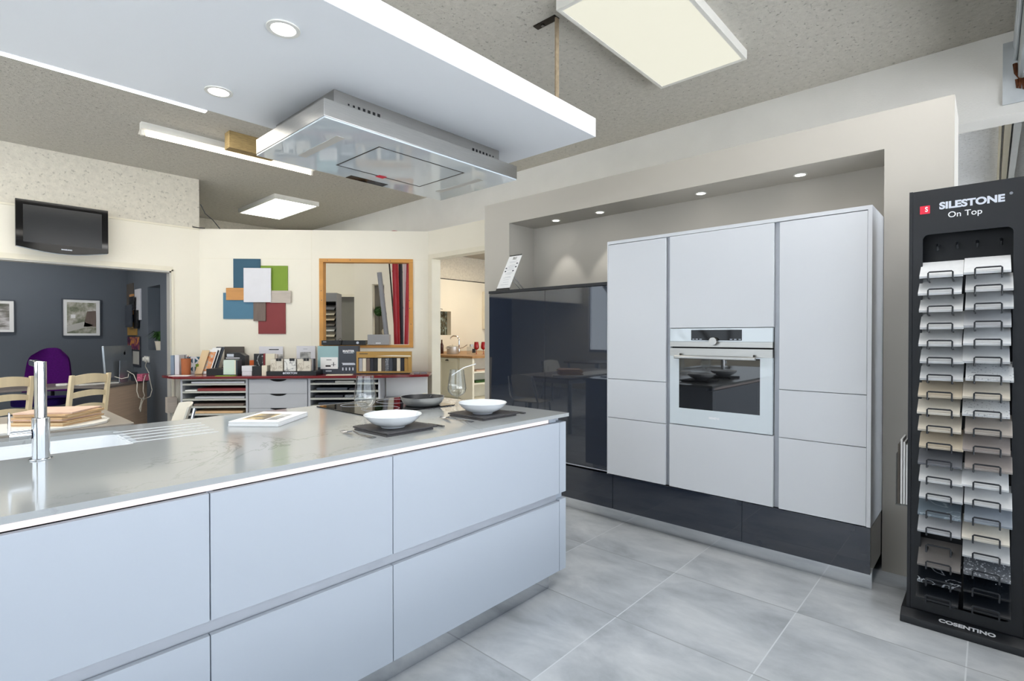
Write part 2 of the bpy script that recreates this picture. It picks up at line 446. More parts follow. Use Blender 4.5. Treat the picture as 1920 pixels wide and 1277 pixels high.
# ---------------------------------------------------------------- the setting
HC = 3.25          # ceiling
YF, YL, YB = -.35, 7.28, 9.65   # shop front, left wall, building's back wall
XB = 4.65          # ceiling beam
struct('floor', M().box(-4.2, 11.2, YF-.05, YB+.2, -.12, 0), 'floor_tile', origin=(0,0,0))
struct('ceiling', M().box(-4.2, 11.2, YF-.05, YB+.2, HC, HC+.15), 'ceiling_render', origin=(0,0,HC))
struct('wall_far', M().box(-4.2, 1.9, YB-.05, YB+.1, 0, HC), 'office_grey')
# building's back wall right of the office: plaster below, bare rendering above, with a small deep window recess
wb = M().box(1.9, 7.6, YB-.02, YB+.12, 0, 2.645).box(8.33, 11.2, YB-.02, YB+.12, 0, 2.645).box(7.6, 8.33, YB-.02, YB+.12, 0, 1.31).box(7.6, 8.33, YB-.02, YB+.12, 1.88, 2.645)
struct('wall_kitchen', wb, 'cream_wall')
struct('wall_kitchen_upper', M().box(1.9, 11.2, YB, YB+.12, 2.645, HC), 'concrete_wall')
struct('wall_east', M().box(11.1, 11.25, YF, YB+.1, 0, HC), 'cream_wall')
struct('trim_shadow_gap', M().box(1.9, 11.1, YB-.024, YB-.001, 2.645, 2.663), 'black_matte')
struct('window_2', M().box(7.58, 8.35, YB+.125, YB+.14, 1.29, 1.9), photo('recess_window', [(.35,(36,42,40)),(.5,(92,84,64)),(.6,(120,140,138)),(.7,(196,190,160))], 9, .15, (3,1,1)))

# left wall: rough concrete beam above, smooth boxed panel below with a wide opening into the office
struct('wall_left_upper', M().box(-4.2, 2.19, YL+.03, YL+.22, 2.62, HC), 'concrete_wall')
struct('wall_left', M().box(-4.2, 2.185, YL, YL+.12, 2.085, 2.615).box(1.893, 2.185, YL, YL+.12, 0, 2.085), 'cream_wall')
struct('trim_left_ledge', M().box(-4.2, 2.18, YL-.012, YL+.06, 2.612, 2.632), 'cream_trim')
struct('trim_office_opening', M().box(-4.2, 1.893, YL-.012, YL+.13, 2.075, 2.092).box(-4.2, 1.893, YL-.006, YL, 2.092, 2.13).box(1.875, 1.897, YL-.012, YL+.13, 0, 2.092), 'cream_trim')
struct('trim_office_jamb', M().box(1.857, 1.876, YL+.0, YL+.125, 0, 2.078).box(-4.2, 1.876, YL+.0, YL+.125, 2.058, 2.076), 'trim_grey')
# office right wall with a deep niche
xo = 1.90
wo = M().box(xo, xo+.3, YL+.12, 7.861, 0, HC).box(xo, xo+.3, 8.455, YB-.05, 0, HC).box(xo, xo+.3, 7.861, 8.455, 0, 1.105).box(xo, xo+.3, 7.861, 8.455, 1.955, HC).box(xo+.26, xo+.3, 7.861, 8.455, 1.105, 1.955)
struct('wall_office_right', wo, 'office_grey')
struct('ceiling_office', M().box(-4.1, xo, YL+.12, YB-.05, 2.70, 2.74), 'office_grey')

# diagonal partition with a framed opening; local frame: x along the wall, y into the wall
RA = math.radians(-44.037)
DIAG = Matrix.Translation((2.183, 7.28, 0)) @ Matrix.Rotation(RA, 4, 'Z')
def ctr(s, off, z):
    p = DIAG @ Vector((s, -off, z)); return (p.x, p.y, p.z)
O0, O1, OZ0, OZ1 = 1.50, 2.60, 1.185, 2.235
wd = M().box(0, O0, 0, .09, 0, 2.631).box(O1, 2.86, 0, .09, 0, 2.631).box(O0, O1, 0, .09, 0, OZ0).box(O0, O1, 0, .09, OZ1, 2.631)
o = struct('wall_back', wd, 'cream_wall', origin=(0,0,0)); o.matrix_world = DIAG
o = struct('trim_back_seam', M().box(1.362, 1.368, -.002, 0, .84, 2.631).box(0, 1.362, -.0015, 0, 2.262, 2.266).box(2.66, 2.83, -.0015, 0, 2.262, 2.266), 'cream_trim', origin=(0,0,0)); o.matrix_world = DIAG

# partition with the doorway to the second kitchen
xp = 4.217
struct('wall_partition', M().box(xp, xp+.11, 5.29, 5.37, 0, 2.63).box(xp, xp+.11, 3.85, 5.29, 2.30, 2.63).box(xp, xp+.11, 2.0, 3.85, 0, 2.63), 'cream_wall')
struct('door_1', M().box(xp-.015, xp+.125, 5.225, 5.30, 0, 2.33).box(xp-.015, xp+.125, 3.9, 5.225, 2.272, 2.33).box(xp-.015, xp+.125, 3.85, 3.9, 0, 2.33), 'cream_trim')
# ceiling beam
struct('ceiling_beam', M().box(XB, XB+.22, YF, YB, 2.722, HC), 'beam_paint')

struct('ceiling_shop_side', M().box(XB+.23, 11.0, YF, 1.2, HC-.012, HC-.001), 'concrete_lightened')  # pale sheet added over the ceiling, extra brightness put into its colour
# niche wall around the tall units
xw = 3.50
wn = M().box(xw, 3.90, 3.239, 3.557, 0, 2.53).box(xw, 3.90, .145, .435, 0, 2.53).box(xw, 3.90, .435, 3.239, 2.322, 2.53).box(3.85, 3.90, .435, 3.239, 0, 2.322)
struct('wall_right', wn, 'niche_paint')
struct('trim_wall_end', M().box(xw+.002, 3.90, .141, .1449, 0, 2.528), 'niche_paint')

# shop front behind the camera: glazed from knee height to the head
fr = M()
fr.box(-4.2, 11.2, YF-.1, YF, 0, .12).box(-4.2, 11.2, YF-.1, YF, 2.95, HC)
struct('wall_front', fr, 'beam_paint')
wf = M().box(-4.2, 11.2, YF-.08, YF-.02, .12, .19).box(-4.2, 11.2, YF-.08, YF-.02, 2.88, 2.95)
for i in range(11):
    x = -4.1 + i*1.52
    wf.box(x-.035, x+.035, YF-.08, YF-.02, .19, 2.88)
wnd = struct('window_1', wf, 'rail_alu')
gm = bpy.data.materials.new('window_glass'); gm.use_nodes = True; N = gm.node_tree.nodes; L = gm.node_tree.links
N.remove(N['Principled BSDF']); tr = N.new('ShaderNodeBsdfTransparent'); gl = N.new('ShaderNodeBsdfGlossy'); gl.inputs['Roughness'].default_value = 0
fz = N.new('ShaderNodeFresnel'); fz.inputs['IOR'].default_value = 1.35; mixs = N.new('ShaderNodeMixShader')
L.new(fz.outputs[0], mixs.inputs[0]); L.new(tr.outputs[0], mixs.inputs[1]); L.new(gl.outputs[0], mixs.inputs[2]); L.new(mixs.outputs[0], N['Material Output'].inputs[0])
MATS['window_glass'] = gm
pn = M()
for i in range(10):
    x = -4.1 + i*1.52
    pn.box(x+.035, x+1.485, YF-.055, YF-.047, .19, 2.88)
pn.build('pane', 'window_glass', None, origin=wnd.location, smooth=False).parent = wnd
bpy.data.objects['pane'].location = (0,0,0)
# west wall with a high window band
ww = M().box(-4.3, -4.2, YF-.1, YB+.1, 0, .9).box(-4.3, -4.2, YF-.1, YB+.1, 3.0, HC).box(-4.3, -4.2, YF-.1, .2, .9, 3.0).box(-4.3, -4.2, 7.1, YB+.1, .9, 3.0)
struct('wall_west', ww, 'cream_wall')
w3 = M()
for y in (.2, 1.4, 2.6, 3.8, 5.0, 6.2, 7.1): w3.box(-4.28, -4.22, y-.03, y+.03, .9, 3.0)
for y in (5.6, 6.1, 6.6, 7.1): w3.tube([(-4.25, y-1.6, .95),(-4.25, y, 2.97)], .05, 6)
w3.box(-4.28, -4.22, .2, 7.1, .9, .96).box(-4.28, -4.22, .2, 7.1, 2.94, 3.0)
struct('window_3', w3, 'rail_alu')
struct('ground_outside', M().box(-30, 40, -30, YF-.11, -.2, -.12).box(-30, -4.31, YF-.11, 20, -.2, -.12), 'pavement')

# rails under the ceiling at the shop front, a gutter pipe through the beam with a galvanised plate
def rails():
    t = thing('gutter_pipe', 'grey metal gutter pipe running under the ceiling into the beam above sample tower', 'pipe', (4.0, -.12, 2.9))
    W(t).box(2.6, 4.66, -.30, -.118, 2.925, 3.20).build('duct', 'galvanised', t, bevel=.02)
    W(t).tube([(2.6,-.11,3.14),(4.66,-.11,3.14)], .016).tube([(2.6,-.108,3.06),(4.66,-.108,3.06)], .010).build('seam_rail', 'rail_alu', t)
    p = thing('metal_plate', 'galvanised plate with rust streaks where the gutter pipe meets the beam', 'plate', (4.64, -.12, 2.78))
    W(p).box(4.638, 4.65, -.34, -.048, 2.785, 3.18).build('sheet', 'galvanised', p)
    r = W(p); random.seed(3)
    for i in range(16):
        y = -.115 - i*.013; h = .045 + .04*random.random()
        r.prism([(y-.008, 2.93), (y+.010, 2.93), (y+.008*random.random(), 2.93-h), (y-.006, 2.925-h)], 4.630, 4.637, 'x')
    r.tube([(4.63,-.105,3.03),(4.63,-.112,2.97),(4.63,-.13,2.935),(4.63,-.2,2.91)], .012)
    r.build('rust_stain', 'rust', p)
rails()
for k, (y, z, w, h, mm, lb) in enumerate([(-.055, 3.20, .018, .05, 'cream_trim', 'cream rail on the ceiling behind the beam, next to the bare concrete'),
                                 (-.105, 3.19, .045, .06, 'cream_trim', 'wide cream rail with dark slots behind the beam at upper right'),
                                 (-.165, 3.17, .05, .08, 'rail_alu', 'shiny aluminium rail behind the beam, outermost beside the shop front')]):
    tag(M().box(XB+.23, 11.0, y-w/2, y+w/2, z-h/2, HC).build('ceiling_rail', mm), lb, 'rail')

# ---------------------------------------------------------------- daylight and added fill lamps
w = bpy.data.worlds.new('sky'); S.world = w; w.use_nodes = True
bg = w.node_tree.nodes['Background']; bg.inputs[0].default_value = (.80, .90, 1., 1); bg.inputs[1].default_value = SKY
def lamp(name, kind, loc, energy, color=(1,1,1), size=None, rot=(0,0,0), **k):
    d = bpy.data.lights.new(name, kind); d.energy = energy; d.color = color
    if size: d.shape = 'RECTANGLE'; d.size, d.size_y = size
    for a, v in k.items(): setattr(d, a, v)
    o = bpy.data.objects.new(name, d); COL.objects.link(o); o.location = loc; o.rotation_euler = rot
    return o
p = lamp('daylight_portal_front', 'AREA', (3.5, YF-.11, 1.53), 1, size=(15.2, 2.8), rot=(PI/2,0,0)); p.data.cycles.is_portal = True
p = lamp('daylight_portal_west', 'AREA', (-4.31, 3.65, 1.95), 1, size=(2.2, 7.0), rot=(0,-PI/2,0)); p.data.cycles.is_portal = True
lamp('sun', 'SUN', (0,-5,8), 52, (1,.98,.94), None, (math.radians(-38),0,math.radians(0)), angle=.01)
WARM = (1., .87, .66); NEUT = (1., .96, .88)  # area lamps from here on are added fill, no fittings stand there
lamp('fill_table_area', 'AREA', (-1.2, 5.2, HC-.02), 60*LK, NEUT, (2.4,1.6))
lamp('fill_centre', 'AREA', (.6, 4.7, HC-.02), 70*LK, NEUT, (2.4,1.4))
lamp('fill_camera_side', 'AREA', (.9, .75, HC-.02), 12*LK, NEUT, (1.2,.6))
lamp('fill_front_right', 'AREA', (2.3, .0, HC-.02), 46*LK, (1,.98,.96), (2.0,.6))  # added to brighten the tower, floor and tall units
lamp('fill_behind_beam', 'AREA', (6.4, 1.6, HC-.03), 70*LK, (1,.98,.96), (1.2,.6))  # added to lift the dark ceiling past the beam
lamp('fill_west_side', 'AREA', (-2.2, 2.4, HC-.02), 36*LK, NEUT, (2.4,1.6))
lamp('fill_office', 'AREA', (0.2, 8.6, 2.69), 26*LK, NEUT, (1.2,.6))  # this and the kitchen ones: added room fill, unseen
lamp('fill_kitchen', 'AREA', (6.6, 5.2, HC-.02), 84*LK, WARM, (1.2,.6))
lamp('fill_kitchen_sink', 'AREA', (8.2, 8.0, HC-.02), 60*LK, WARM, (.6,.6))
# ================================================================ ISLAND
FY = 1.612          # front plane
YBK = 2.835
CUT = .018
def island_unit(x0, x1, label, end=False):
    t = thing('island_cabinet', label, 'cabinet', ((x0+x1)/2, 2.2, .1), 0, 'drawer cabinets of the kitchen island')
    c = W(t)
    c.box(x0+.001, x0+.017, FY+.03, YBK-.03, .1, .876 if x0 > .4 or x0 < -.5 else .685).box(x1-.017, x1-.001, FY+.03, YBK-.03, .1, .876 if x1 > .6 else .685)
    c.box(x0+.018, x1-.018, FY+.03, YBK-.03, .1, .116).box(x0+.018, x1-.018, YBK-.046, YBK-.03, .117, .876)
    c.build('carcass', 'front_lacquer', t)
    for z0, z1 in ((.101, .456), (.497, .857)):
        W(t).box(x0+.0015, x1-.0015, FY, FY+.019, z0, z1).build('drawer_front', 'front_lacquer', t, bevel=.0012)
    W(t).box(x0, x1, FY+.022, FY+.029, .440, .512).build('grip_channel', 'groove_metal', t)
    return t
island_unit(-.713, -.104, 'white island drawer cabinet at the sink end of the island, left of the tap')
island_unit(-.104, .505, 'white island drawer cabinet nearest the camera, below the chrome tap')
island_unit(.505, 1.114, 'white island drawer cabinet in the middle, two drawers with grip channel')
wide = island_unit(1.114, 2.118, 'wide white island drawer cabinet at the free end of the island')
# end panel with the same notches
ep = [(FY,.10),(FY,.463),(FY+.028,.463),(FY+.028,.497),(FY,.497),(FY,.857),(FY+.05,.857),(FY+.05,.882),(YBK-.02,.882),(YBK-.02,.10)]
W(wide).prism(ep, 2.119, 2.172, 'x').build('end_panel', 'front_lacquer', wide, bevel=.001)
o = M().box(-.71, 2.10, 1.668, 2.78, 0, .099).build('island_kickboard', 'steel_kick')
tag(o, 'mirror steel kickboard under the white island', 'kickboard')
# worktop with sink hole
wt = M().holed([(-.72,FY-.006),(2.19,FY-.006),(2.19,YBK),(-.72,YBK)], rrect(-.36,.50,2.335,2.735,.045), .8825, .90)
o = wt.build('worktop', 'quartz', bevel=0)
tag(o, 'pale grey veined quartz worktop of the kitchen island', 'worktop')
# LED strip in the upper grip channel
t = thing('led_strip', 'glowing LED strip below the front edge of the island worktop', 'light', (.7, FY+.03, .857))
W(t).box(-.7, 2.062, FY+.028, FY+.034, .8575, .8815).build('diffuser', 'led_glow', t)
W(t).box(2.064, 2.117, FY+.024, FY+.034, .8575, .8815).build('end_cap', 'front_lacquer', t)
# sink
t = thing('sink', 'white undermount sink basin in the island worktop behind the tap', 'sink', (.07, 2.535, .70))
sk = W(t).holed(rrect(-.375,.515,2.32,2.75,.05), rrect(-.36,.50,2.335,2.735,.045), .70, .882)
sk.holed(rrect(-.375,.515,2.32,2.75,.05), rrect(-.356,.496,2.339,2.731,.05), .70, .875)
sk.build('basin', 'sink_white', t)
W(t).box(-.36, .50, 2.335, 2.735, .694, .706).build('basin_floor', 'sink_white', t)
W(t).cyl((.07,2.53,.7062),(.07,2.53,.71), .045).build('drain', 'chrome', t)
t = thing('drainer_grooves', 'five drainer grooves, their reflection painted white, in the worktop right of the sink', 'drainer', (.64, 2.5, .9))
for i in range(5):
    y = 2.665 - i*.074
    W(t).box(.475-.004*i, .80-.006*i, y-.004, y+.004, .8998, .9015).build('groove', 'ceramic', t, bevel=.0006)  # white bars stand in for the bright reflection in the grooves
# tap
t = thing('kitchen_tap', 'tall chrome kitchen tap with side lever on the island', 'tap', (.215, 2.262, .9))
W(t).cyl((.215,2.262,.9),(.215,2.262,.904), .030, seg=32).cyl((.215,2.262,.9042),(.215,2.262,1.035), .0228, seg=32).build('body', 'chrome', t, bevel=.001)
W(t).cyl((.215,2.262,1.0355),(.215,2.262,1.216), .0158, seg=32).build('riser', 'chrome', t, bevel=.001)
W(t).box(.203,.227,2.278,2.46,1.196,1.2165).build('spout', 'chrome', t, bevel=.005)
lv = W(t).cyl((.192,2.262,.985),(.140,2.262,.985), .0165, seg=24); lv.build('lever_hub', 'chrome', t, bevel=.001)
W(t).prism([(.136,.99),(.145,.99),(.1435,1.057),(.1395,1.06)], 2.252, 2.272, 'y').build('lever', 'chrome', t, bevel=.0015)
# hob
t = thing('induction_hob', 'black glass induction hob set in the island worktop', 'hob', (1.70, 2.515, .9))
W(t).box(1.413, 1.985, 2.262, 2.775, .9001, .9055).build('glass_plate', 'black_gloss', t, bevel=.001)
for cx, cy, r in ((1.60,2.43,.10),(1.86,2.40,.085),(1.575,2.66,.07),(1.83,2.64,.10)):
    rg = W(t); vs = 56
    pts = [(cx+r*math.cos(2*PI*i/vs), cy+r*math.sin(2*PI*i/vs), .9058) for i in range(vs+1)]
    rg.tube(pts, .0008, 6).build('cooking_zone', 'letter_silver', t)
# frying pan
t = thing('frying_pan', 'steel frying pan with black inside on the induction hob', 'pan', (1.842, 2.375, .9066))
M().lathe([(0,0),(.092,0),(.099,.004),(.113,.022),(.1195,.036),(.1215,.047),(.1225,.0485),(.1205,.0485),(.110,.024),(.0,.024)]).build('body', 'pan_steel', t)
M().lathe([(0,.0245),(.109,.0245),(.1198,.0482)]).build('coating', 'pan_black', t)
for dx in (.012, -.012):
    M().cyl((.098+abs(dx)*.1, .06+dx, .038),(.092, .057+dx, .036), .004, seg=10).build('rivet', 'chrome', t)

def placing(cx, cy, name2, g):
    for i, (d, z, s) in enumerate(((.0, .9005, .118), (.012, .9085, .127))):
        o = M(Matrix.Translation((cx-.006+d, cy-.004+d*.6, z))).box(-s, s, -s, s, 0, .0065).build('slate_plate', 'slate', bevel=.001)
        tag(o, ('lower' if i == 0 else 'upper')+' square black slate plate under the white bowl '+name2, 'plate', 'slate plates on the island')
    z = .9155
    o = M(Matrix.Translation((cx-.015, cy-.01, z))).lathe([(0,.002),(.040,.002),(.042,0),(.05,0),(.052,.004),(.085,.018),(.108,.036),(.1195,.0515),(.121,.053),(.119,.0545),(.104,.036),(.08,.019),(.05,.0085),(0,.007)], seg=64).build('bowl', 'ceramic')
    tag(o, 'shallow white bowl on two slate plates '+name2, 'bowl', 'white bowls on the island')
placing(1.30, 1.868, 'beside the hob', 0)
placing(1.825, 1.865, 'at the free end of the island', 1)

def wine_glass(loc, label, mat='clear_glass', k=1., group='wine glasses on the island', solid=False):
    pr = [(0,.0005),(.036,.0005),(.0362,.002),(.010,.006),(.0048,.012),(.0042,.045),(.0045,.074),(.010,.080),(.030,.090),(.0445,.106),(.0485,.124),(.046,.150),(.0405,.190),(.0362,.222),
          (.0352,.222),(.0393,.190),(.0447,.150),(.0472,.124),(.0433,.107),(.029,.0915),(.010,.083),(0,.0825)]
    o = M().lathe([(r*k, z*k) for r, z in pr], seg=48).build('wine_glass', mat, origin=(0,0,0))
    o.location = loc
    return tag(o, label, 'glass', group)
wine_glass((1.262, 2.035, .9005), 'clear wine glass behind the bowl beside the hob')
wine_glass((1.815, 2.052, .9005), 'clear wine glass with a white stick in it near the free end of the island')
o = M().tube([(1.800,2.075,1.092),(1.845,2.030,1.132),(1.889,1.986,1.151)], .0025).build('stirring_stick', 'paper_white'); tag(o, 'thin white stick leaning out of the right wine glass', 'stick')

def fork(loc, rz, label):
    t = thing('fork', label, 'fork', loc, rz, 'forks beside the slate plates')
    hp = [(-.010,.0),(-.004,.10),(-.003,.135),(-.012,.150),(-.013,.158),(.013,.158),(.012,.150),(.003,.135),(.004,.10),(.010,.0)]
    m = M(); n = len(hp)
    zz = lambda y: .0015 + .012*math.exp(-((y-.135)/.03)**2)
    m._add([(x, y, zz(y)) for x, y in hp]+[(x, y, zz(y)+.0022) for x, y in hp], [tuple(range(n))[::-1], tuple(range(n,2*n))]+[(i,(i+1)%n,n+(i+1)%n,n+i) for i in range(n)])
    m.build('handle', 'cutlery_steel', t)
    for x in (-.0105,-.0035,.0035,.0105):
        M().tube([(x,.156,.008),(x,.175,.004),(x,.195,.0045),(x,.208,.010)], [.002,.0019,.0017,.001], 6).build('tine', 'cutlery_steel', t)
def knife(loc, rz, label):
    t = thing('knife', label, 'knife', loc, rz, 'knives beside the slate plates')
    M().box(-.006,.006,0,.10,.001,.008).build('handle', 'cutlery_steel', t, bevel=.002)
    M().prism([(-.004,.10),(.008,.10),(.010,.16),(.006,.20),(-.004,.214)], .002, .004).build('blade', 'cutlery_steel', t)
fork((1.135,1.765,.9004), math.radians(6), 'steel fork left of the slate plates beside the hob')
fork((1.648,1.755,.9004), math.radians(6), 'steel fork left of the slate plates at the free end of the island')
knife((1.475,1.752,.9004), math.radians(3), 'steel knife right of the slate plates beside the hob')
knife((2.003,1.742,.9004), math.radians(3), 'steel knife right of the slate plates at the free end of the island')
# magazines
RM = math.radians(40.5)
t = thing('booklet', 'white booklet under the magazine on the island worktop', 'booklet', (1.035, 2.478, .9005), RM)
M().box(-.152,.152,-.112,.112,0,.014).build('pages', 'paper_white', t, bevel=.002)
t = thing('magazine', 'magazine with kitchen photo on its cover, atop a white booklet', 'magazine', (1.035, 2.478, .915), RM)
M().box(-.15,.15,-.112,.112,0,.008).build('pages', 'paper_white', t, bevel=.002)
M().box(-.10,.075,-.02,.085,.0082,.0086).build('cover_photo', 'print_cover', t)
M().box(-.10,.06,-.078,-.03,.0082,.0086).build('cover_strip', 'print_frame', t)

# ================================================================ TALL UNITS
DX = 3.138
def fr(t, y0, y1, z0, z1, name='door', mat='tall_lacquer'):
    return W(t).box(DX, DX+.019, y0, y1, z0, z1).build(name, mat, t, bevel=.0012)
GP = .0018
def tall(y0, y1, label, splits, top=1.93):
    t = thing('tall_cabinet', label, 'cabinet', (DX+.3, (y0+y1)/2, .335), 0, 'white tall cabinets')
    W(t).box(DX+.021, 3.84, y0+.0005, y1-.0005, .336, 1.929).build('carcass', 'tall_lacquer', t)
    zs = [.335]+list(splits)+[1.928]
    for i, (a, b) in enumerate(zip(zs[:-1], zs[1:])):
        fr(t, y0, y1, a+GP, b-GP, 'door' if b-a > .6 else 'drawer_front')
    return t
tall(1.5365, 1.9645, 'narrow white tall cabinet left of the oven, next to the dark cabinet', (.731, .9995))
tall(.457, .8635, 'white tall cabinet right of the oven, next to the sample tower', (.734, .9995))
t = thing('oven_cabinet', 'white tall cabinet around the built-in oven, door above and drawer below', 'cabinet', (DX+.3, 1.2, .335))
W(t).box(DX+.021, 3.84, .893, 1.5095, .336, .737).box(DX+.021, 3.84, .893, 1.5095, 1.346, 1.929).box(3.76, 3.84, .893, 1.5095, .738, 1.345).box(DX+.03,3.75,.893,.897,.738,1.345).box(DX+.03,3.75,1.506,1.5095,.738,1.345).build('carcass', 'tall_lacquer', t)
fr(t, .893, 1.5095, 1.347, 1.928, 'door'); fr(t, .893, 1.5095, .337, .7355, 'drawer_front')
# vertical grip channels
for y0, y1, lb in ((1.5105, 1.5355, 'recessed vertical grip profile between oven and left tall cabinet'), (.8645, .892, 'recessed vertical grip profile between oven and right tall cabinet')):
    o = M().box(DX+.022, DX+.04, y0, y1, .336, 1.929).build('grip_profile', 'groove_metal'); tag(o, lb, 'profile', 'vertical grip profiles of the tall units')
# surround
o = M().prism([(1.9655,.334),(1.9655,1.930),(.456,1.930),(.456,.334),(.437,.334),(.437,1.951),(1.972,1.951),(1.972,.334)], DX-.001, 3.84, 'x').build('cabinet_surround', 'tall_lacquer', bevel=.001)
tag(o, 'white side and top panels framing the tall units', 'panel')
# oven
t = thing('oven', 'built-in white glass oven with steel handle bar', 'oven', (DX+.2, 1.2, .7385))
y0, y1 = .897, 1.5055
W(t).box(DX+.025, 3.70, y0+.002, y1-.002, .742, 1.34).build('body', 'black_matte', t)
cpn = W(t).box(DX-.002, DX+.022, y0, y1, 1.262, 1.343).build('control_panel', 'white_glass', t, bevel=.001)
W(t).box(DX-.002, DX+.022, y0, y1, 1.2295, 1.2612).build('control_trim', 'brushed_steel', t)
W(t).box(DX-.0035, DX-.0021, 1.063, 1.366, 1.270, 1.333).build('display', 'black_gloss', cpn)
W(t).cyl((DX-.0022,1.2235,1.264),(DX-.030,1.2235,1.264), .0255, .0235, seg=32).build('knob', 'brushed_steel', cpn, bevel=.001)
for k, yy in enumerate((1.352,1.331,1.306,1.124,1.100,1.074)):
    W(t).box(DX-.0040, DX-.0036, yy-.007, yy+.007, 1.2745, 1.2785).build('symbol', 'letter_silver', cpn)
W(t).box(DX-.002, DX+.022, y0, y1, 1.173, 1.220).build('door_trim', 'brushed_steel', t)
# door: white glass frame round a dark pane
odr = W(t).holed([(y0,.742),(y1,.742),(y1,1.1725),(y0,1.1725)], [(.963,.845),(1.445,.845),(1.445,1.165),(.963,1.165)], DX-.002, DX+.022, 'x').build('door', 'white_glass', t)
W(t).box(DX-.0015, DX+.02, .9632, 1.4448, .8452, 1.1648).build('door_pane', 'oven_glass', odr)
W(t).box(DX-.045, DX-.031, .975, 1.462, 1.156, 1.176).build('handle', 'brushed_steel', odr, bevel=.004)
for yy in (1.0, 1.437): W(t).box(DX-.0325, DX-.002, yy-.008, yy+.008, 1.174, 1.188).build('handle_mount', 'brushed_steel', odr)
text('brand_lettering', 'SIEMENS', .017, 'letter_white', odr, basis((0,-1,0),(0,0,1),(DX-.0026-t.location.x, 1.2235-t.location.y, .799-t.location.z)), bold=.0008)

# dark glossy base drawers and tall doors
def dark(name, y0, y1, z0, z1, label, cat, n=1):
    t = thing(name, label, cat, (DX+.3, (y0+y1)/2, z0))
    W(t).box(DX+.021, 3.84, y0+.0005, y1-.0005, z0+.001, z1-.001).build('carcass', 'dark_gloss', t)
    return t
for y0, y1, lb in ((.437, 1.060, 'low dark grey base unit below the right tall cabinet'), (1.060, 1.925, 'low dark grey base unit below the oven'), (1.9275, 2.55, 'low dark grey base unit below the dark glossy cabinet'), (2.5515, 3.136, 'low dark grey base unit at the left end of the row, behind the island')):
    t = dark('base_unit', y0, y1, .096, .332, lb, 'cabinet'); t['group'] = 'dark base units'
    W(t).box(DX, DX+.019, y0+.001, y1-.001, .0965, .3315).build('drawer_front', 'dark_gloss', t, bevel=.0008)
t = dark('dark_cabinet', 1.973, 3.136, .336, 1.650, 'tall dark grey high gloss cabinet left of the white units', 'cabinet')
for y0, y1 in ((1.974, 2.5275), (2.5295, 3.135)):
    W(t).box(DX, DX+.019, y0, y1, .357, 1.648).build('door', 'dark_gloss', t, bevel=.0008)
W(t).box(DX-.002, 3.84, 1.973, 3.140, 1.651, 1.674).build('top_panel', 'rack_inner', t, bevel=.001)
W(t).box(DX, DX+.012, 1.974, 3.135, .346, .3525).build('rail', 'groove_metal', t)
o = M().box(3.197, 3.22, .439, 3.13, .0, .0945).build('unit_kickboard', 'steel_kick')
tag(o, 'mirror steel kickboard under the dark base units', 'kickboard')

# leaflet stand on the dark cabinet
t = thing('leaflet_stand', 'tilted white price card in a stand on top of the dark cabinet', 'stand', (3.25, 3.03, 1.6755))
FW = lambda y, u, d=0.: (3.2-3.25+u*.05*.5+d, y-3.03, 0)
def card(u, v, d=0):   # u 0..1 across to the right, v 0..1 up the card
    a, b = Vector((3.20,3.112,1.690)), Vector((3.20,2.962,1.690)); c = Vector((3.235,2.985+.0,1.972)); dd = Vector((3.235,2.845,1.972))
    p = (a*(1-u)+b*u)*(1-v)+(c*(1-u)+dd*u)*v
    return p + Vector((-d,0,d*.1)) - Vector(t.location)
def cq(u0,u1,v0,v1,d,name,mat,th=.0012):
    m = M(); q = [card(u0,v0,d),card(u1,v0,d),card(u1,v1,d),card(u0,v1,d)]; k = [p+Vector((th,0,0)) for p in q]
    m._add(q+k, [(0,1,2,3),(7,6,5,4),(0,4,5,1),(1,5,6,2),(2,6,7,3),(3,7,4,0)]); return m.build(name, mat, t)
cq(0,1,.0,1,0,'card','paper_white',.003)
cq(0,1,.965,1,.0012,'top_bar','black_plastic')
cq(0,1,-.045,.03,.002,'foot_bar','black_plastic',.012)
cq(.36,.66,.86,.935,.0008,'picture','print_frame')
ln = M()
for i, v in enumerate((.80,.77,.70,.67,.64,.61,.58,.55,.49,.46,.43,.36,.33,.27,.2,.13)):
    u0 = .2+.06*(i % 3); u1 = .8-.05*((i*2) % 3)
    q = [card(u0,v,.0008),card(u1,v,.0008),card(u1,v+.007,.0008),card(u0,v+.007,.0008)]; k = [p+Vector((.0006,0,0)) for p in q]
    ln._add(q+k, [(0,1,2,3),(7,6,5,4),(0,4,5,1),(1,5,6,2),(2,6,7,3),(3,7,4,0)])
ln.build('printed_lines', 'unit_grey', t)
for u, v in ((.14,.62),(.16,.53),(.86,.74),(.86,.64),(.76,.53)): cq(u-.06,u+.06,v-.018,v+.018,.0009,'printed_dot','charcoal_print')
W(t).tube([(3.222,2.99,1.81),(3.33,2.94,1.6775)], .003).tube([(3.222,2.95,1.81),(3.33,2.90,1.6775)], .003).build('prop', 'cutlery_steel', t)

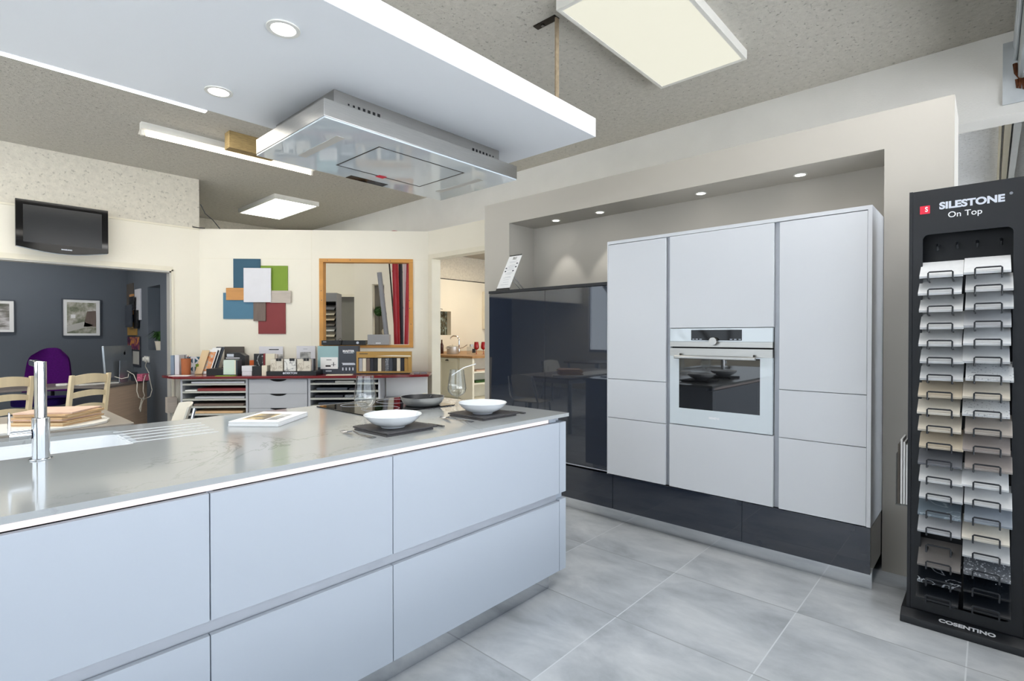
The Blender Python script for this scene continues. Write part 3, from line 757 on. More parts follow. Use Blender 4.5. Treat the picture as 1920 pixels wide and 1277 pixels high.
# downlights in the niche and the hanging ceiling
def downlight(x, y, z, label, r=.038, e=18, group=None, spot=70, blend=.6):
    t = thing('downlight', label, 'light', (x, y, z), 0, group)
    M().holed([(r*1.35*math.cos(2*PI*i/32), r*1.35*math.sin(2*PI*i/32)) for i in range(32)], [(r*math.cos(2*PI*i/32), r*math.sin(2*PI*i/32)) for i in range(32)], -.005, 0).build('ring', 'lamp_white', t)
    M().cyl((0,0,-.003),(0,0,-.0005), r*.98, seg=32).build('lens', 'spot_glow', t)
    l = lamp('downlight_beam', 'SPOT', (x, y, z-.02), e, (1,.97,.92), None, spot_size=math.radians(spot), spot_blend=blend, shadow_soft_size=.02)
for y, lb in ((2.849,'round downlight at the left end of the niche ceiling above the dark cabinet'),(2.392,'second round downlight from the left in the niche ceiling'),(1.539,'third round downlight from the left, above the oven cabinet'),(.897,'round downlight at the right end of the niche ceiling')):
    downlight(3.69, y, 2.3215, lb, .030, NSPOT, 'downlights in the niche ceiling', 62, .35)
downlight(.835, 1.874, 2.3995, 'round downlight in the hanging ceiling panel, nearer the camera', .042, 14, 'downlights in the hanging ceiling panel', 110, .8)
downlight(.851, 2.569, 2.3995, 'round downlight in the hanging ceiling panel left of the extractor hood', .042, 14, 'downlights in the hanging ceiling panel', 110, .8)

# ================================================================ HANGING CEILING AND HOOD
o = M().box(-1.6, 2.458, 1.62, 2.828, 2.40, 2.503).build('hanging_ceiling_panel', 'soffit_paint', bevel=.002)
tag(o, 'white boxed ceiling panel hanging above the island', 'ceiling panel')
t = thing('led_profile', 'bright LED line along the back edge of the hanging ceiling panel', 'light', (-.3, 2.85, 2.40))
W(t).box(-1.5, .888, 2.8281, 2.864, 2.4, 2.418).build('profile', 'rail_alu', t); W(t).box(-1.5, .886, 2.8305, 2.863, 2.3965, 2.3995).build('diffuser', 'led_white', t)
t = thing('hanger_strap', 'bent metal strap holding the hanging ceiling panel to the ceiling', 'strap', (2.56, 1.97, 2.504))
W(t).box(2.545, 2.575, 1.965, 1.975, 2.504, 3.243).build('strip', 'strap_metal', t)
W(t).box(2.530, 2.578, 1.965, 2.135, 3.243, 3.2495).build('foot_plate', 'dark_metal', t)
W(t).cyl((2.553,2.075,3.243),(2.553,2.075,3.232), .012, seg=12).build('bolt', 'cutlery_steel', t)
W(t).box(2.45, 2.545, 1.962, 1.978, 2.504, 2.508).build('bracket', 'strap_metal', t)

t = thing('extractor_hood', 'steel and white glass ceiling extractor hood above the hob', 'extractor hood', (1.70, 2.425, 2.22))
clr = W(t).box(1.19, 2.25, 2.165, 2.76, 2.303, 2.3985).build('collar', 'brushed_steel', t)
hx0, hx1, hy0, hy1 = 1.095, 2.31, 2.075, 2.778
W(t).box(hx0, hx1, hy0, hy1, 2.228, 2.302).build('housing', 'brushed_steel', t, bevel=.0015)
gpn = W(t).box(hx0+.002, hx1-.002, hy0+.002, hy1-.002, 2.220, 2.2275).build('glass_panel', 'white_glass', t, bevel=.001)
g0 = W(t); a = (1.445, 2.005, 2.20, 2.61)
g0.holed([(a[0],a[2]),(a[1],a[2]),(a[1],a[3]),(a[0],a[3])], [(a[0]+.007,a[2]+.007),(a[1]-.007,a[2]+.007),(a[1]-.007,a[3]-.007),(a[0]+.007,a[3]-.007)], 2.2186, 2.2199)
g0.build('panel_gap', 'black_plastic', gpn)
for x in (1.236, 2.135): W(t).box(x, x+.042, 2.225, 2.615, 2.2186, 2.2199).build('light_strip', 'trim_grey', gpn)
W(t).box(1.595, 1.845, 2.712, 2.774, 2.2184, 2.2199).build('control_strip', 'black_gloss', gpn)
W(t).box(1.70, 1.752, 2.585, 2.63, 2.2180, 2.2185).build('sticker', 'logo_red', gpn)
for x0, sg in ((1.262, 1), (2.20, -1)):
    for i in range(7):
        h = (.008, .010, .012, .013, .014, .014, .015)[i]/2
        x = x0 + sg*i*.0265
        W(t).box(x-h, x+h, 2.1640, 2.1649, 2.352-h, 2.352+h).build('vent_hole', 'black_matte', clr)

# ceiling lamps
t = thing('ceiling_light', 'large rectangular light panel on the ceiling at upper centre right', 'light', (3.08, 1.555, 3.185), 0, 'rectangular ceiling light panels')
W(t).holed([(2.425,1.24),(3.735,1.24),(3.735,1.872),(2.425,1.872)], [(2.452,1.264),(3.708,1.264),(3.708,1.848),(2.452,1.848)], 3.187, HC).build('frame', 'lamp_white', t)
W(t).box(2.4525, 3.7075, 1.2645, 1.8475, 3.19, 3.2).build('diffuser', 'panel_light', t)
t = thing('ceiling_light', 'bright rectangular ceiling light above the white back wall', 'light', (3.42, 7.905, 3.185), 0, 'rectangular ceiling light panels')
W(t).holed([(3.10,7.255),(3.745,7.255),(3.745,8.55),(3.10,8.55)], [(3.125,7.282),(3.72,7.282),(3.72,8.525),(3.125,8.525)], 3.187, HC).build('frame', 'lamp_white', t)
W(t).box(3.1255, 3.7195, 7.2825, 8.5245, 3.19, 3.2).build('diffuser', 'panel_light_rear', t)
t = thing('fluorescent_lamp', 'bare fluorescent tube lamp in a white batten on the ceiling', 'light', (2.07, 5.74, 3.12))
W(t).box(1.243, 2.9, 5.705, 5.775, 3.19, HC).build('batten', 'lamp_white', t)
W(t).prism([(5.70,3.188),(5.78,3.188),(5.83,3.165),(5.832,3.168),(5.782,3.1895),(5.70,3.1895)], 1.243, 2.9, 'x').build('reflector', 'lamp_white', t)
W(t).cyl((1.29,5.76,3.158),(2.87,5.76,3.158), .0145, seg=16).build('tube', 'tube_light', t)
for x in (1.252, 2.873): W(t).box(x, x+.02, 5.745, 5.778, 3.14, 3.188).build('socket', 'lamp_white', t)
o = M().box(1.86, 2.30, 5.34, 5.46, 3.09, HC-.001).build('ceiling_block', 'rust_wood'); tag(o, 'stained wooden block on the ceiling in front of the fluorescent lamp', 'block')

# ================================================================ SAMPLE TOWER
t = thing('sample_tower', 'tall black display tower with tilted stone samples beside the wall', 'display stand', (3.15, .08, 0))
RX = 2.996
W(t).prism([(2.936,.012),(2.94,.03),(2.985,.052),(3.36,.052),(3.36,0),(2.936,0)], .296, -.14, 'y').build('base', 'rack_black', t, bevel=.003)
for y0, y1 in ((.264,.277),(-.121,-.108)): W(t).box(RX-.004, 3.34, y0, y1, .053, 1.952).build('side_panel', 'rack_black', t, bevel=.001)
fpn = W(t).holed([(-.1075,.053),(.2635,.053),(.2635,1.951),(-.1075,1.951)], rrect(-.068,.228,.100,1.752,.022), RX, RX+.012, 'x').build('front_panel', 'rack_black', t)
W(t).box(3.105, 3.115, -.1075, .2635, .053, 1.951).build('back_panel', 'rack_inner', t)
W(t).box(RX+.0125, 3.1045, -.1075, .2635, 1.90, 1.951).build('top_panel', 'rack_black', t)
TX = lambda y, z: basis((0,-1,0),(0,0,1),(RX-.0008-t.location.x, y-t.location.y, z-t.location.z))
# emblem and lettering
W(t).box(RX-.0016, RX-.0001, .203, .2385, 1.846, 1.882).build('emblem', 'logo_red', fpn)
text('emblem_letter', 'S', .030, 'letter_white', fpn, basis((0,-1,0),(0,0,1),(RX-.0022-t.location.x, .2155-t.location.y, 1.8645-t.location.z)), bold=.0008, sx=.75)
text('title_lettering', 'SILESTONE', .041, 'letter_silver', fpn, TX(.065, 1.872), bold=.0018, sx=1.06)
text('registered_mark', '\u00ae', .014, 'letter_silver', fpn, TX(-.060, 1.888))
text('subtitle_lettering', 'On Top', .035, 'letter_white', fpn, TX(.085, 1.829), bold=.0002)
text('maker_lettering', 'COSENTINO', .024, 'letter_white', t, basis((0,-1,0),(.9,0,.42),(2.962-t.location.x, .068-t.location.y, .0435-t.location.z)), bold=.0009, sx=1.35)
for y in (.180, .112, .045, -.032):
    W(t).tube([(3.104,y,1.715),(3.06,y,1.712),(3.05,y,1.700),(3.056,y,1.688),(3.066,y,1.694)], .005).build('hook', 'wire_black', t)
Z0, DZ = 1.550, .0747
for c, (ya, yb) in enumerate(((.203,.120),(.049,-.034))):
    for k in range(20):
        z = Z0 + c*.006 - DZ*k; x = 2.921
        W(t).tube([(3.10,ya,z-.012),(2.95,ya,z-.012),(x,ya,z-.008),(x,ya,z+.022),(x,ya-.004,z+.026),(x,yb+.004,z+.026),(x,yb,z+.022),(x,yb,z-.008),(2.95,yb,z-.012),(3.10,yb,z-.012)], .0034, 6).build('wire_holder', 'wire_black', t)

veined('slab_black_vein', (26,30,36), (170,176,184), 6, .012, .2)
veined('slab_blue_vein', (108,120,130), (160,172,182), 5, .012, .3)
speckle('slab_speckled', (96,100,106), (196,200,206), 120, .58)
speckle('slab_star', (22,26,32), (225,230,235), 90, .72, .15)
speckle('slab_white_speck', (214,216,218), (150,154,160), 130, .62)
CLR = {'w':(226,228,230,'pure white'),'lw':(216,217,218,'off-white'),'lg':(204,206,208,'pale grey'),'g':(186,188,192,'light grey'),'cr':(222,216,204,'cream'),'be':(208,200,186,'beige'),'sa':(200,188,168,'sand'),'tp':(178,170,162,'taupe'),'dt':(160,152,148,'dark taupe'),'dg':(112,114,120,'dark grey'),'bg':(150,158,168,'blue grey'),'br':(120,116,114,'brown grey'),'bk':(24,28,34,'black')}
for k, v in CLR.items(): pm('slab_'+k, v[:3], .3, var=(60,.03))
LEFT = ['w','w','lw','lw','lw','lg','lg','sa','cr','be','sa','dg','lw','lg',('slab_blue_vein','veined blue grey'),'g',None,'br',('slab_black_vein','black white-veined'),'bk']
RIGHT = ['w','lw','lg','g','w','lg',('slab_white_speck','white speckled'),'be',('slab_white_speck','white speckled'),'tp','dt','dt','w','lw','bg','cr','lg',('slab_speckled','grey speckled'),('slab_star','black star-speckled'),'bk']
ORD = ['topmost','second','third','fourth','fifth','sixth','seventh','eighth','ninth','tenth','eleventh','twelfth','thirteenth','fourteenth','fifteenth','sixteenth','seventeenth','eighteenth','nineteenth','bottom']
random.seed(11)
for c, lst in enumerate((LEFT, RIGHT)):
    for k, e in enumerate(lst):
        if e is None: continue
        mat, nm = ('slab_'+e, CLR[e][3]) if isinstance(e, str) else e
        z = Z0 + c*.006 - DZ*k
        if c == 0 and k == 17: z += .0
        y1 = (.235, .083)[c] + random.uniform(-.006, .004); y0 = y1-.147+random.uniform(-.002,.002)
        T = Matrix.Translation((2.926, 0, z)) @ Matrix.Rotation(math.radians(-33), 4, 'Y')
        L_ = .132 if not (c == 0 and k == 17) else .15
        o = M(T).box(0, L_, y0, y1, .0, .0115).build('stone_sample', mat, bevel=.0008)
        tag(o, '%s stone sample, %s in the %s column of the tower' % (nm, ORD[k], ('left','right')[c]), 'stone sample', 'stone samples on the black tower')
# brochure pocket
t = thing('brochure_pocket', 'clear pocket with white brochures on the side of the sample tower', 'brochure holder', (3.1, .30, .50))
for k in range(4):
    W(t).box(3.03-.002*k, 3.18, .2795+.010*k, .2865+.010*k, .512, .79+.012*(k % 3)).build('brochure', 'paper_white' if k != 3 else 'umber_board', t)
W(t).box(3.02, 3.19, .3215, .3235, .505, .745).box(3.02,3.19,.2775,.3235,.505,.509).build('pocket', 'acrylic', t)
# ================================================================ BACK COUNTER ALONG THE DIAGONAL WALL  (s along the wall, off = distance from it)
CZ = .838
def cthing(name, label, cat, s, off, z=CZ+.0005, group=None):
    return thing(name, label, cat, ctr(s, off, z), RA, group)
def cobj(m, name, mat, label, cat, s, off, z=CZ+.0005, bevel=.0, group=None, rz=0.):
    """one-mesh thing authored in local axes (x along wall, -y towards the room), set on the counter"""
    o = m.build(name, mat, bevel=bevel, origin=(0,0,0)); o.location = ctr(s, off, z); o.rotation_euler = (0,0,RA+rz)
    return tag(o, label, cat, group)
def cbox(name, mat, label, cat, s0, s1, o0, o1, z0, z1, bevel=.001, group=None, rz=0.):
    sm, om = (s0+s1)/2, (o0+o1)/2
    return cobj(M().box(-(s1-s0)/2, (s1-s0)/2, -(o1-o0)/2, (o1-o0)/2, 0, z1-z0), name, mat, label, cat, sm, om, z0, bevel, group, rz)

o = M(Matrix.Identity(4)).prism([(-.2,-.45),(.03,-.65),(2.35,-.65),(2.88,-.5),(2.88,-.10),(2.80,-.004),(.01,-.004),(-.2,-.21)], 0, .028).build('counter_top', 'counter_red', bevel=.002, origin=(0,0,0))
o.location = ctr(0,0,CZ-.028); o.rotation_euler = (0,0,RA); tag(o, 'dark red counter top along the white back wall', 'counter top')
ZT = CZ-.0285
def shelf_unit(s0, s1, label, zs):
    t = cthing('shelf_unit', label, 'shelf unit', (s0+s1)/2, .33, 0, 'open shelf units under the red counter')
    h = (s1-s0)/2
    for sg in (-1, 1):
        x = sg*h; M().box(x, x-sg*.022, -.27, .27, 0, ZT).build('side_panel', 'unit_grey', t)
    M().box(-h+.0225, h-.0225, .255, .27, 0, ZT-.024).build('back_panel', 'unit_dark', t)
    M().box(-h+.0225, h-.0225, -.27, .27, ZT-.022, ZT).build('top_panel', 'shelf_grey', t)
    for z in zs: M().box(-h+.0225, h-.0225, -.268, .254, z-.02, z).build('shelf', 'shelf_grey', t)
    return t
ZS = (.752,.664,.578,.493,.408,.32,.235,.15,.06)
shelf_unit(.09, .834, 'open grey shelf unit under the left end of the red counter, boards lying in it', ZS)
shelf_unit(1.513, 2.33, 'open grey shelf unit under the red counter right of the drawers, dark boards inside', ZS)
t = cthing('drawer_unit', 'grey drawer unit with scooped drawer fronts under the red counter', 'drawer unit', 1.1735, .33, 0)
M().box(-.338,.338,-.25,.27,0,ZT).build('carcass', 'unit_grey', t)
for z0, z1 in ((.632,.796),(.467,.629),(.302,.464),(.137,.299)):
    n = 14; top = [(.325,z1)] + [(.095*math.cos(PI*i/n), z1-.026*math.sin(PI*i/n)**1.5) for i in range(n+1)] + [(-.325,z1)]
    M().prism([(-.325,z0),(.325,z0)]+top, -.270, -.2515, 'y').build('drawer_front', 'unit_grey', t)
    M().box(-.1,.1,-.2514,-.2502,z1-.03,z1+.002).build('grip_shadow_gap', 'black_matte', t)
# boards on the shelves
for i, (z, s0, s1, th, mat, nm) in enumerate([(.753,.20,.79,.020,'white_board','white sample board on the top shelf of the left shelf unit'),
        (.665,.27,.81,.030,'red_board','maroon sample board on the second shelf of the left shelf unit'),
        (.579,.24,.79,.022,'unit_grey','pale grey sample board on the third shelf of the left shelf unit'),
        (.494,.23,.78,.026,'walnut_board','brown sample board on the fourth shelf of the left shelf unit'),
        (.409,.24,.77,.026,'folder_tan','tan sample board on the fifth shelf of the left shelf unit'),
        (.665,.13,.262,.014,'paper_white','white sheet left of the maroon board on a shelf')]):
    cbox('sample_board', mat, nm, 'board', s0, s1, .10, .585, z, z+th, .003, 'boards in the left shelf unit')
for i, (z, s0, s1, th, mat, nm) in enumerate([(.753,1.58,1.80,.018,'unit_dark','dark tile lying at the left of the top shelf, right shelf unit'),(.753,1.81,2.03,.020,'trim_grey','light grey tile in the middle of the top shelf, right shelf unit'),
        (.753,2.05,2.28,.024,'charcoal_print','charcoal tile at the right of the top shelf, right shelf unit'),(.665,1.60,1.95,.030,'charcoal_print','charcoal tile on the second shelf of the right shelf unit'),
        (.665,1.97,2.26,.022,'unit_dark','dark tile at the right of the second shelf, right shelf unit'),
        (.579,1.58,1.90,.028,'unit_dark','dark tile at the left of the third shelf, right shelf unit'),(.579,1.92,2.28,.03,'slab_speckled','speckled grey tile on the third shelf of the right shelf unit'),
        (.494,1.62,2.20,.03,'charcoal_print','charcoal tile on the fourth shelf of the right shelf unit')]):
    cbox('sample_tile', mat, nm, 'tile', s0, s1, .12, .585, z, z+th, .002, 'tiles in the right shelf unit')
# right end: white apron and leaning slab
o = cobj(M().box(0,.50,0,.018,.46,ZT), 'apron_panel', 'white_paint', 'white panel hanging below the right end of the red counter', 'panel', 2.345, .30, 0)
o = cobj(M().box(0,.47,0,.02,0,.56), 'stone_slab', 'concrete_slab', 'grey stone slab standing on the floor under the right counter end', 'slab', 2.31, .36, .0005)
cbox('wooden_post', 'cream_trim', 'cream wooden post standing at the right end of the red counter', 'post', 2.795, 2.835, .36, .40, .0005, .60)

# ---- what stands on it, left to right
cbox('standing_board', 'grey_blue', 'blue grey board standing on edge at the left end of the red counter', 'board', -.148, -.108, .21, .37, CZ+.0005, 1.066)
cbox('standing_board', 'white_board', 'white board standing on edge beside the blue grey one, left counter end', 'board', -.1, -.05, .21, .37, CZ+.0005, 1.072)
t = cthing('patterned_tile', 'blue and white patterned tile behind the terracotta cup', 'tile', .02, .175)
M().box(-.12,.12,-.012,.012,0,.205).build('tile', 'white_board', t)
pt = M()
for cx, cz in ((-.06,.055),(.06,.055),(-.06,.155),(.06,.155)):
    for a in range(4):
        c, s_ = math.cos(a*PI/2), math.sin(a*PI/2)
        pt.prism([(cx+c*x-s_*z, cz+s_*x+c*z) for x, z in ((.012,.0),(.048,-.030),(.048,.030))], -.0135, -.0121, 'y')
pt.build('pattern', 'navy_board', t)
t = cthing('pencil_cup', 'terracotta cup with pencils on the red counter', 'cup', .045, .40)
M().lathe([(0,.002),(.046,.002),(.052,.19),(.055,.192),(.049,.19),(.043,.02),(0,.02)], seg=32).build('cup', 'terracotta', t)
for k, (x, y, h, mt) in enumerate(((.02,.01,.225,'pipe_red'),(-.02,.015,.23,'black_plastic'),(0,-.02,.215,'charcoal_print'),(.03,-.015,.21,'pipe_grey'))):
    M().tube([(x*.4,y*.4,.025),(x,y,h)], .0038, 6).build('pencil', mt, t)
cbox('small_box', 'green_board', 'small green box behind the terracotta cup', 'box', .10, .135, .22, .30, CZ+.0005, .96)
# leaning brochures
def leaner(s0, off, w, h, lean, mat, label, face=None):
    t = cthing('brochure', label, 'brochure', s0, off, CZ+.0005, 'brochures fanned out on the red counter')
    dx = h*math.tan(lean)
    M(Matrix.Rotation(math.radians(-12),4,'X')).prism([(0,.004),(w,.004),(w+dx,h),(dx,h)], -.004, .004, 'y').build('cover', mat, t)
    if face: M(Matrix.Rotation(math.radians(-12),4,'X')).prism([(w*.1+dx*.12,h*.12),(w*.9+dx*.12,h*.12),(w*.9+dx*.88,h*.9),(w*.1+dx*.88,h*.9)], -.0052, -.0041, 'y').build('cover_print', face, t)
LE = math.radians(12)
leaner(.20,.22,.10,.33,LE,'charcoal_print','dark brochure at the back of the fan on the red counter')
leaner(.175,.25,.10,.318,LE,'paper_white','white brochure behind the orange one, fanned on the red counter','unit_dark')
leaner(.155,.285,.105,.298,LE,'paper_white','orange and blue brochure in the fan on the red counter','print_art')
leaner(.095,.315,.085,.29,LE,'art_tan','tan brochure at the front of the fan on the red counter')
cbox('white_sheet', 'paper_white', 'white sheet lying on the left end of the red counter', 'paper', -.03, .19, .49, .62, CZ+.0005, CZ+.006, 0, None)
cbox('black_tray', 'black_plastic', 'low black box on the red counter left of the pale sample block', 'box', .335, .545, .28, .52, CZ+.0005, .915)
# colour chart display
t = cthing('colour_chart_box', 'black wedge shaped colour chart box with coloured strips', 'display box', .50, .20)
M().prism([(-.14,.0),(-.05,.255),(.09,.255),(.16,.215),(.16,0)], -.07, .05, 'y').build('case', 'black_plastic', t)
M().box(-.05,.03,-.0715,-.0701,.205,.24).build('name_plate', 'letter_silver', t)
for k, mt in enumerate(('white_board','paper_cream','gold_board','green_board','oak_board','red_board')):
    z = .185-.025*k; M().box(-.062-.009*k, .10, -.0715, -.0701, z, z+.011).build('colour_strip', mt, t)
cbox('standing_board', 'umber_board', 'dark brown board leaning on the wall behind the colour chart box', 'board', .315, .55, .03, .05, CZ+.0005, 1.162)
t = cthing('sample_block', 'pale green sample pack in a black stand on the red counter', 'sample', .62, .5)
M().box(-.095,.09,-.07,.07,0,.012).build('stand', 'black_plastic', t)
M().box(-.075,.05,-.06,.06,.0125,.18).build('front_sample', 'pale_green', t); M().box(.0505,.062,-.058,.06,.0125,.175).build('back_sample', 'paper_cream', t); M().box(.0625,.078,-.056,.06,.0125,.178).build('dark_sample', 'charcoal_print', t)
cbox('green_leaflet', 'yellow_green', 'green leaflet on the red counter edge below the pale sample pack', 'leaflet', .49, .70, .575, .645, CZ+.0005, CZ+.004, 0)
cbox('white_box', 'white_board', 'small white box, lower of two left of the black box', 'box', .735, .845, .40, .52, CZ+.0005, .883)
cbox('white_box', 'white_board', 'small white box, upper of two left of the black box', 'box', .732, .85, .40, .52, .8845, .948)
cbox('small_box', 'art_orange', 'small orange brown box behind the white boxes', 'box', .735, .80, .24, .32, CZ+.0005, 1.003)
cbox('black_box', 'black_plastic', 'black box with white specks in front of the upright slabs', 'box', .866, .968, .44, .56, CZ+.0005, .945)
cbox('sample_block', 'paper_cream', 'cream sample block right of the black box on the counter', 'sample', .97, 1.028, .44, .55, CZ+.0005, .952)
veined('marble_black', (14,14,16), (190,190,190), 5, .01, .2)
cbox('upright_slab', 'marble_black', 'black veined slab standing upright behind the black box', 'slab', .802, .906, .33, .36, CZ+.0005, 1.083)
cbox('upright_slab', 'red_board', 'narrow dark red slab upright between black and cream slabs', 'slab', .912, .932, .33, .36, CZ+.0005, 1.085)
cbox('upright_slab', 'paper_cream', 'cream slab standing upright left of the marble tiles', 'slab', .936, 1.045, .33, .36, CZ+.0005, 1.083)
cbox('upright_slab', 'greige_board', 'grey beige slab upright at the right of the cream slab', 'slab', 1.048, 1.075, .33, .36, CZ+.0005, 1.078)
t = cthing('white_poster', 'white poster card leaning on the wall behind the upright slabs', 'poster', .88, .03)
M().box(-.15,.14,-.004,.004,0,.325).build('card', 'white_board', t); M().box(-.03,.09,-.0052,-.0041,.28,.292).build('printed_line', 'letter_dark', t); M().box(.06,.139,-.0052,-.0041,.14,.225).build('photo', 'print_frame', t)
# tray with three marble packs
t = cthing('sample_tray', 'long black sample tray with white lettering on the red counter', 'tray', 1.32, .47)
M().box(-.28,.28,-.13,.13,0,.05).build('tray', 'black_plastic', t, bevel=.002)
text('lettering', 'DEKTON', .030, 'letter_silver', t, basis((1,0,0),(0,0,1),(.0,-.1306,.028)), bold=.001, sx=1.1)
M().lathe([(0,0),(.012,.0),(.012,.001),(0,.001)], seg=14).build('emblem', 'letter_silver', t).matrix_local = basis((1,0,0),(0,0,1),(-.082,-.1315,.028))
for k, (s0, s1, mt, nm) in enumerate(((1.075,1.215,'marble_warm','beige marble sample pack, left of three in the black tray'),(1.232,1.362,'marble_grey','white veined marble sample pack in the middle of the black tray'),(1.378,1.53,'marble_warm','beige marble sample pack, right of three in the black tray'))):
    q = cthing('marble_pack', nm, 'sample', (s0+s1)/2, .47, CZ+.051, 'marble packs in the black tray'); h = (s1-s0)/2
    M().box(-h,h,-.10,-.06,0,.138).build('front_tile', mt, q)
    M().box(-h,h,-.0595,.0,0,.136).build('middle_tiles', 'unit_grey', q); M().box(-h,h,.0005,.08,0,.136).build('rear_tiles', 'unit_dark', q)
    for x in (h*.15, h*.6): M().box(x-.012,x+.012,-.112,-.1005,.118,.148).build('clip', 'black_plastic', q)
t = cthing('framed_print', 'white framed print leaning on the wall behind the marble packs', 'picture', 1.305, .035)
M().box(-.115,.115,-.01,.01,0,.33).build('frame', 'white_board', t, bevel=.002); M().box(-.07,.062,-.0115,-.0101,.15,.255).build('photo', 'print_frame', t); M().box(-.03,.02,-.0115,-.0101,.288,.296).build('printed_line', 'unit_grey', t)
# sink catalogue box
t = cthing('catalogue_box', 'teal and charcoal cardboard display box below the wooden frame', 'box', 1.785, .30)
M().box(-.245,.235,-.04,.06,0,.335).build('box', 'charcoal_print', t, bevel=.001)
M().box(-.244,.0,-.0415,-.0405,.08,.334).build('photo_half', 'teal_print', t)
M().box(-.21,-.005,-.046,-.0418,.06,.20).build('card', 'paper_white', t); 
pc = M().box(-.15,-.09,-.0475,-.0461,.085,.105).box(-.06,-.052,-.0475,-.0461,.09,.14).box(-.085,-.03,-.0475,-.0461,.108,.113).box(-.14,-.08,-.0475,-.0461,.165,.172); pc.build('card_print', 'letter_dark', t)
text('lettering', 'MASTER', .036, 'letter_white', t, basis((1,0,0),(0,0,1),(.12,-.0412,.272)), bold=.0014, sx=1.05)
pc = M().box(.06,.18,-.0415,-.0405,.248,.254).box(.05,.20,-.0415,-.0405,.105,.125).box(.04,.19,-.0415,-.0405,.125,.131)
for k in range(4): pc.box(.045+.04*k,.06+.04*k,-.0415,-.0405,.04,.075)
pc.box(-.15,-.08,-.0415,-.0405,.028,.04).build('box_print', 'letter_silver', t)
# gold display with stone strips
t = cthing('gold_sample_display', 'gold display frame holding a row of narrow stone strips', 'display stand', 2.335, .34)
M().holed([(-.325,.012),(.325,.012),(.325,.268),(-.325,.268)], [(-.305,.03),(.288,.03),(.288,.196),(-.305,.196)], -.05, .03, 'y').build('frame', 'gold_board', t)
M().box(-.304,.287,.031,.036,.03,.196).build('back_panel', 'black_matte', t); M().box(-.31,.30,-.075,.05,0,.0115).build('foot', 'black_plastic', t)
M().box(-.29,-.19,-.0512,-.0501,.238,.246).build('printed_line', 'letter_dark', t)
M().prism([(-.10,.215),(.32,.205),(.32,.222),(.1,.226)], -.0512, -.0501, 'y').build('bright_swoosh', 'paper_cream', t)
STR = [('unit_grey','grey'),('paper_cream','cream'),('walnut_board','brown'),('unit_dark','dark green'),('black_plastic','black'),('paper_cream','ivory'),('umber_board','olive'),('slab_speckled','speckled grey'),('charcoal_print','charcoal'),('black_plastic','deep black'),('paper_cream','pale cream'),('unit_dark','slate grey'),('gold_board','golden')]
for k, (mt, nm) in enumerate(STR):
    x = -.302 + k*.0453
    cobj(M().box(0,.041,-.03,.02,0,.158), 'stone_strip', mt, '%s stone strip, %s from the left in the gold display' % (nm, ('first','second','third','fourth','fifth','sixth','seventh','eighth','ninth','tenth','eleventh','twelfth','thirteenth')[k]), 'stone sample', 2.335+x, .34, CZ+.0315, .0, 'stone strips in the gold display')
cbox('leaflet', 'paper_cream', 'cream leaflet with dark print on the counter below the teal box', 'leaflet', 1.71, 2.0, .50, .60, CZ+.0005, CZ+.008, 0, None, .1)
cbox('sample_chip', 'pipe_grey', 'grey sample chip on the counter right of the gold display', 'sample', 2.695, 2.765, .36, .42, CZ+.0005, CZ+.018)
cbox('sample_chip', 'pipe_grey', 'grey sample chip at the far right end of the red counter', 'sample', 2.775, 2.845, .34, .40, CZ+.0005, CZ+.018)

# ---- framed opening in the wall and what stands in it
def wthing(name, label, cat, s, off, z, group=None): return thing(name, label, cat, ctr(s, off, z), RA, group)
t = wthing('wooden_surround', 'knotty orange pine frame around the opening in the white wall', 'frame', 2.05, 0, 1.145)
hx = .585
for nm, b in (('frame_top', (-hx,hx,1.082,1.127)),('frame_bottom', (-hx,hx,0,.035)),('frame_side', (-hx,-hx+.05,.0355,1.0815)),('frame_side', (hx-.05,hx,.0355,1.0815))):
    M().box(b[0],b[1],-.022,.10,b[2],b[3]).build(nm, 'frame_wood', t, bevel=.002)
kn = M(); random.seed(5)
for x, z in ((-.48,1.105),(-.2,1.11),(.54,.60),(.545,.50),(-.56,.72),(-.555,.6),(.56,.30),(.3,1.1)): kn.cyl((x,-.0226,z),(x,-.0221,z), .006, seg=10)
kn.build('knot', 'umber_board', t)
SZ = 1.1805
t = wthing('media_box', 'flat black box at the left end of the frame ledge', 'electronic box', 1.625, .02, SZ)
M().box(-.12,.12,-.05,.08,0,.058).build('case', 'black_plastic', t, bevel=.002); M().box(-.10,-.06,-.0512,-.0501,.036,.042).build('printed_line', 'letter_silver', t)
t = wthing('media_box', 'wider black box with a silver knob on the frame ledge', 'electronic box', 1.90, .0, SZ)
M().box(-.145,.145,-.06,.07,0,.058).build('case', 'black_plastic', t, bevel=.002); M().cyl((.05,-.0605,.028),(.05,-.07,.028), .016, seg=20).build('knob', 'letter_silver', t)
o = M().tube([(0,0,.0),(.02,-.01,.05),(.0,-.03,.075),(-.03,-.02,.05),(.0,-.035,.02),(-.01,-.05,-.03),(.01,-.045,-.06)], .004).build('cable_tangle', 'black_plastic', origin=(0,0,0)); o.location = ctr(1.745,.07,SZ+.01); o.rotation_euler=(0,0,RA); tag(o, 'short black cable hanging over the frame ledge between the black boxes', 'cable')
t = wthing('speaker', 'grey loudspeaker standing on the frame ledge', 'speaker', 2.205, .0, SZ)
M().box(-.135,.135,-.055,.07,0,.132).build('case', 'speaker_grey', t, bevel=.006); text('lettering', 'SONOS', .018, 'letter_white', t, basis((1,0,0),(0,0,1),(0,-.0556,.022)), bold=.001)
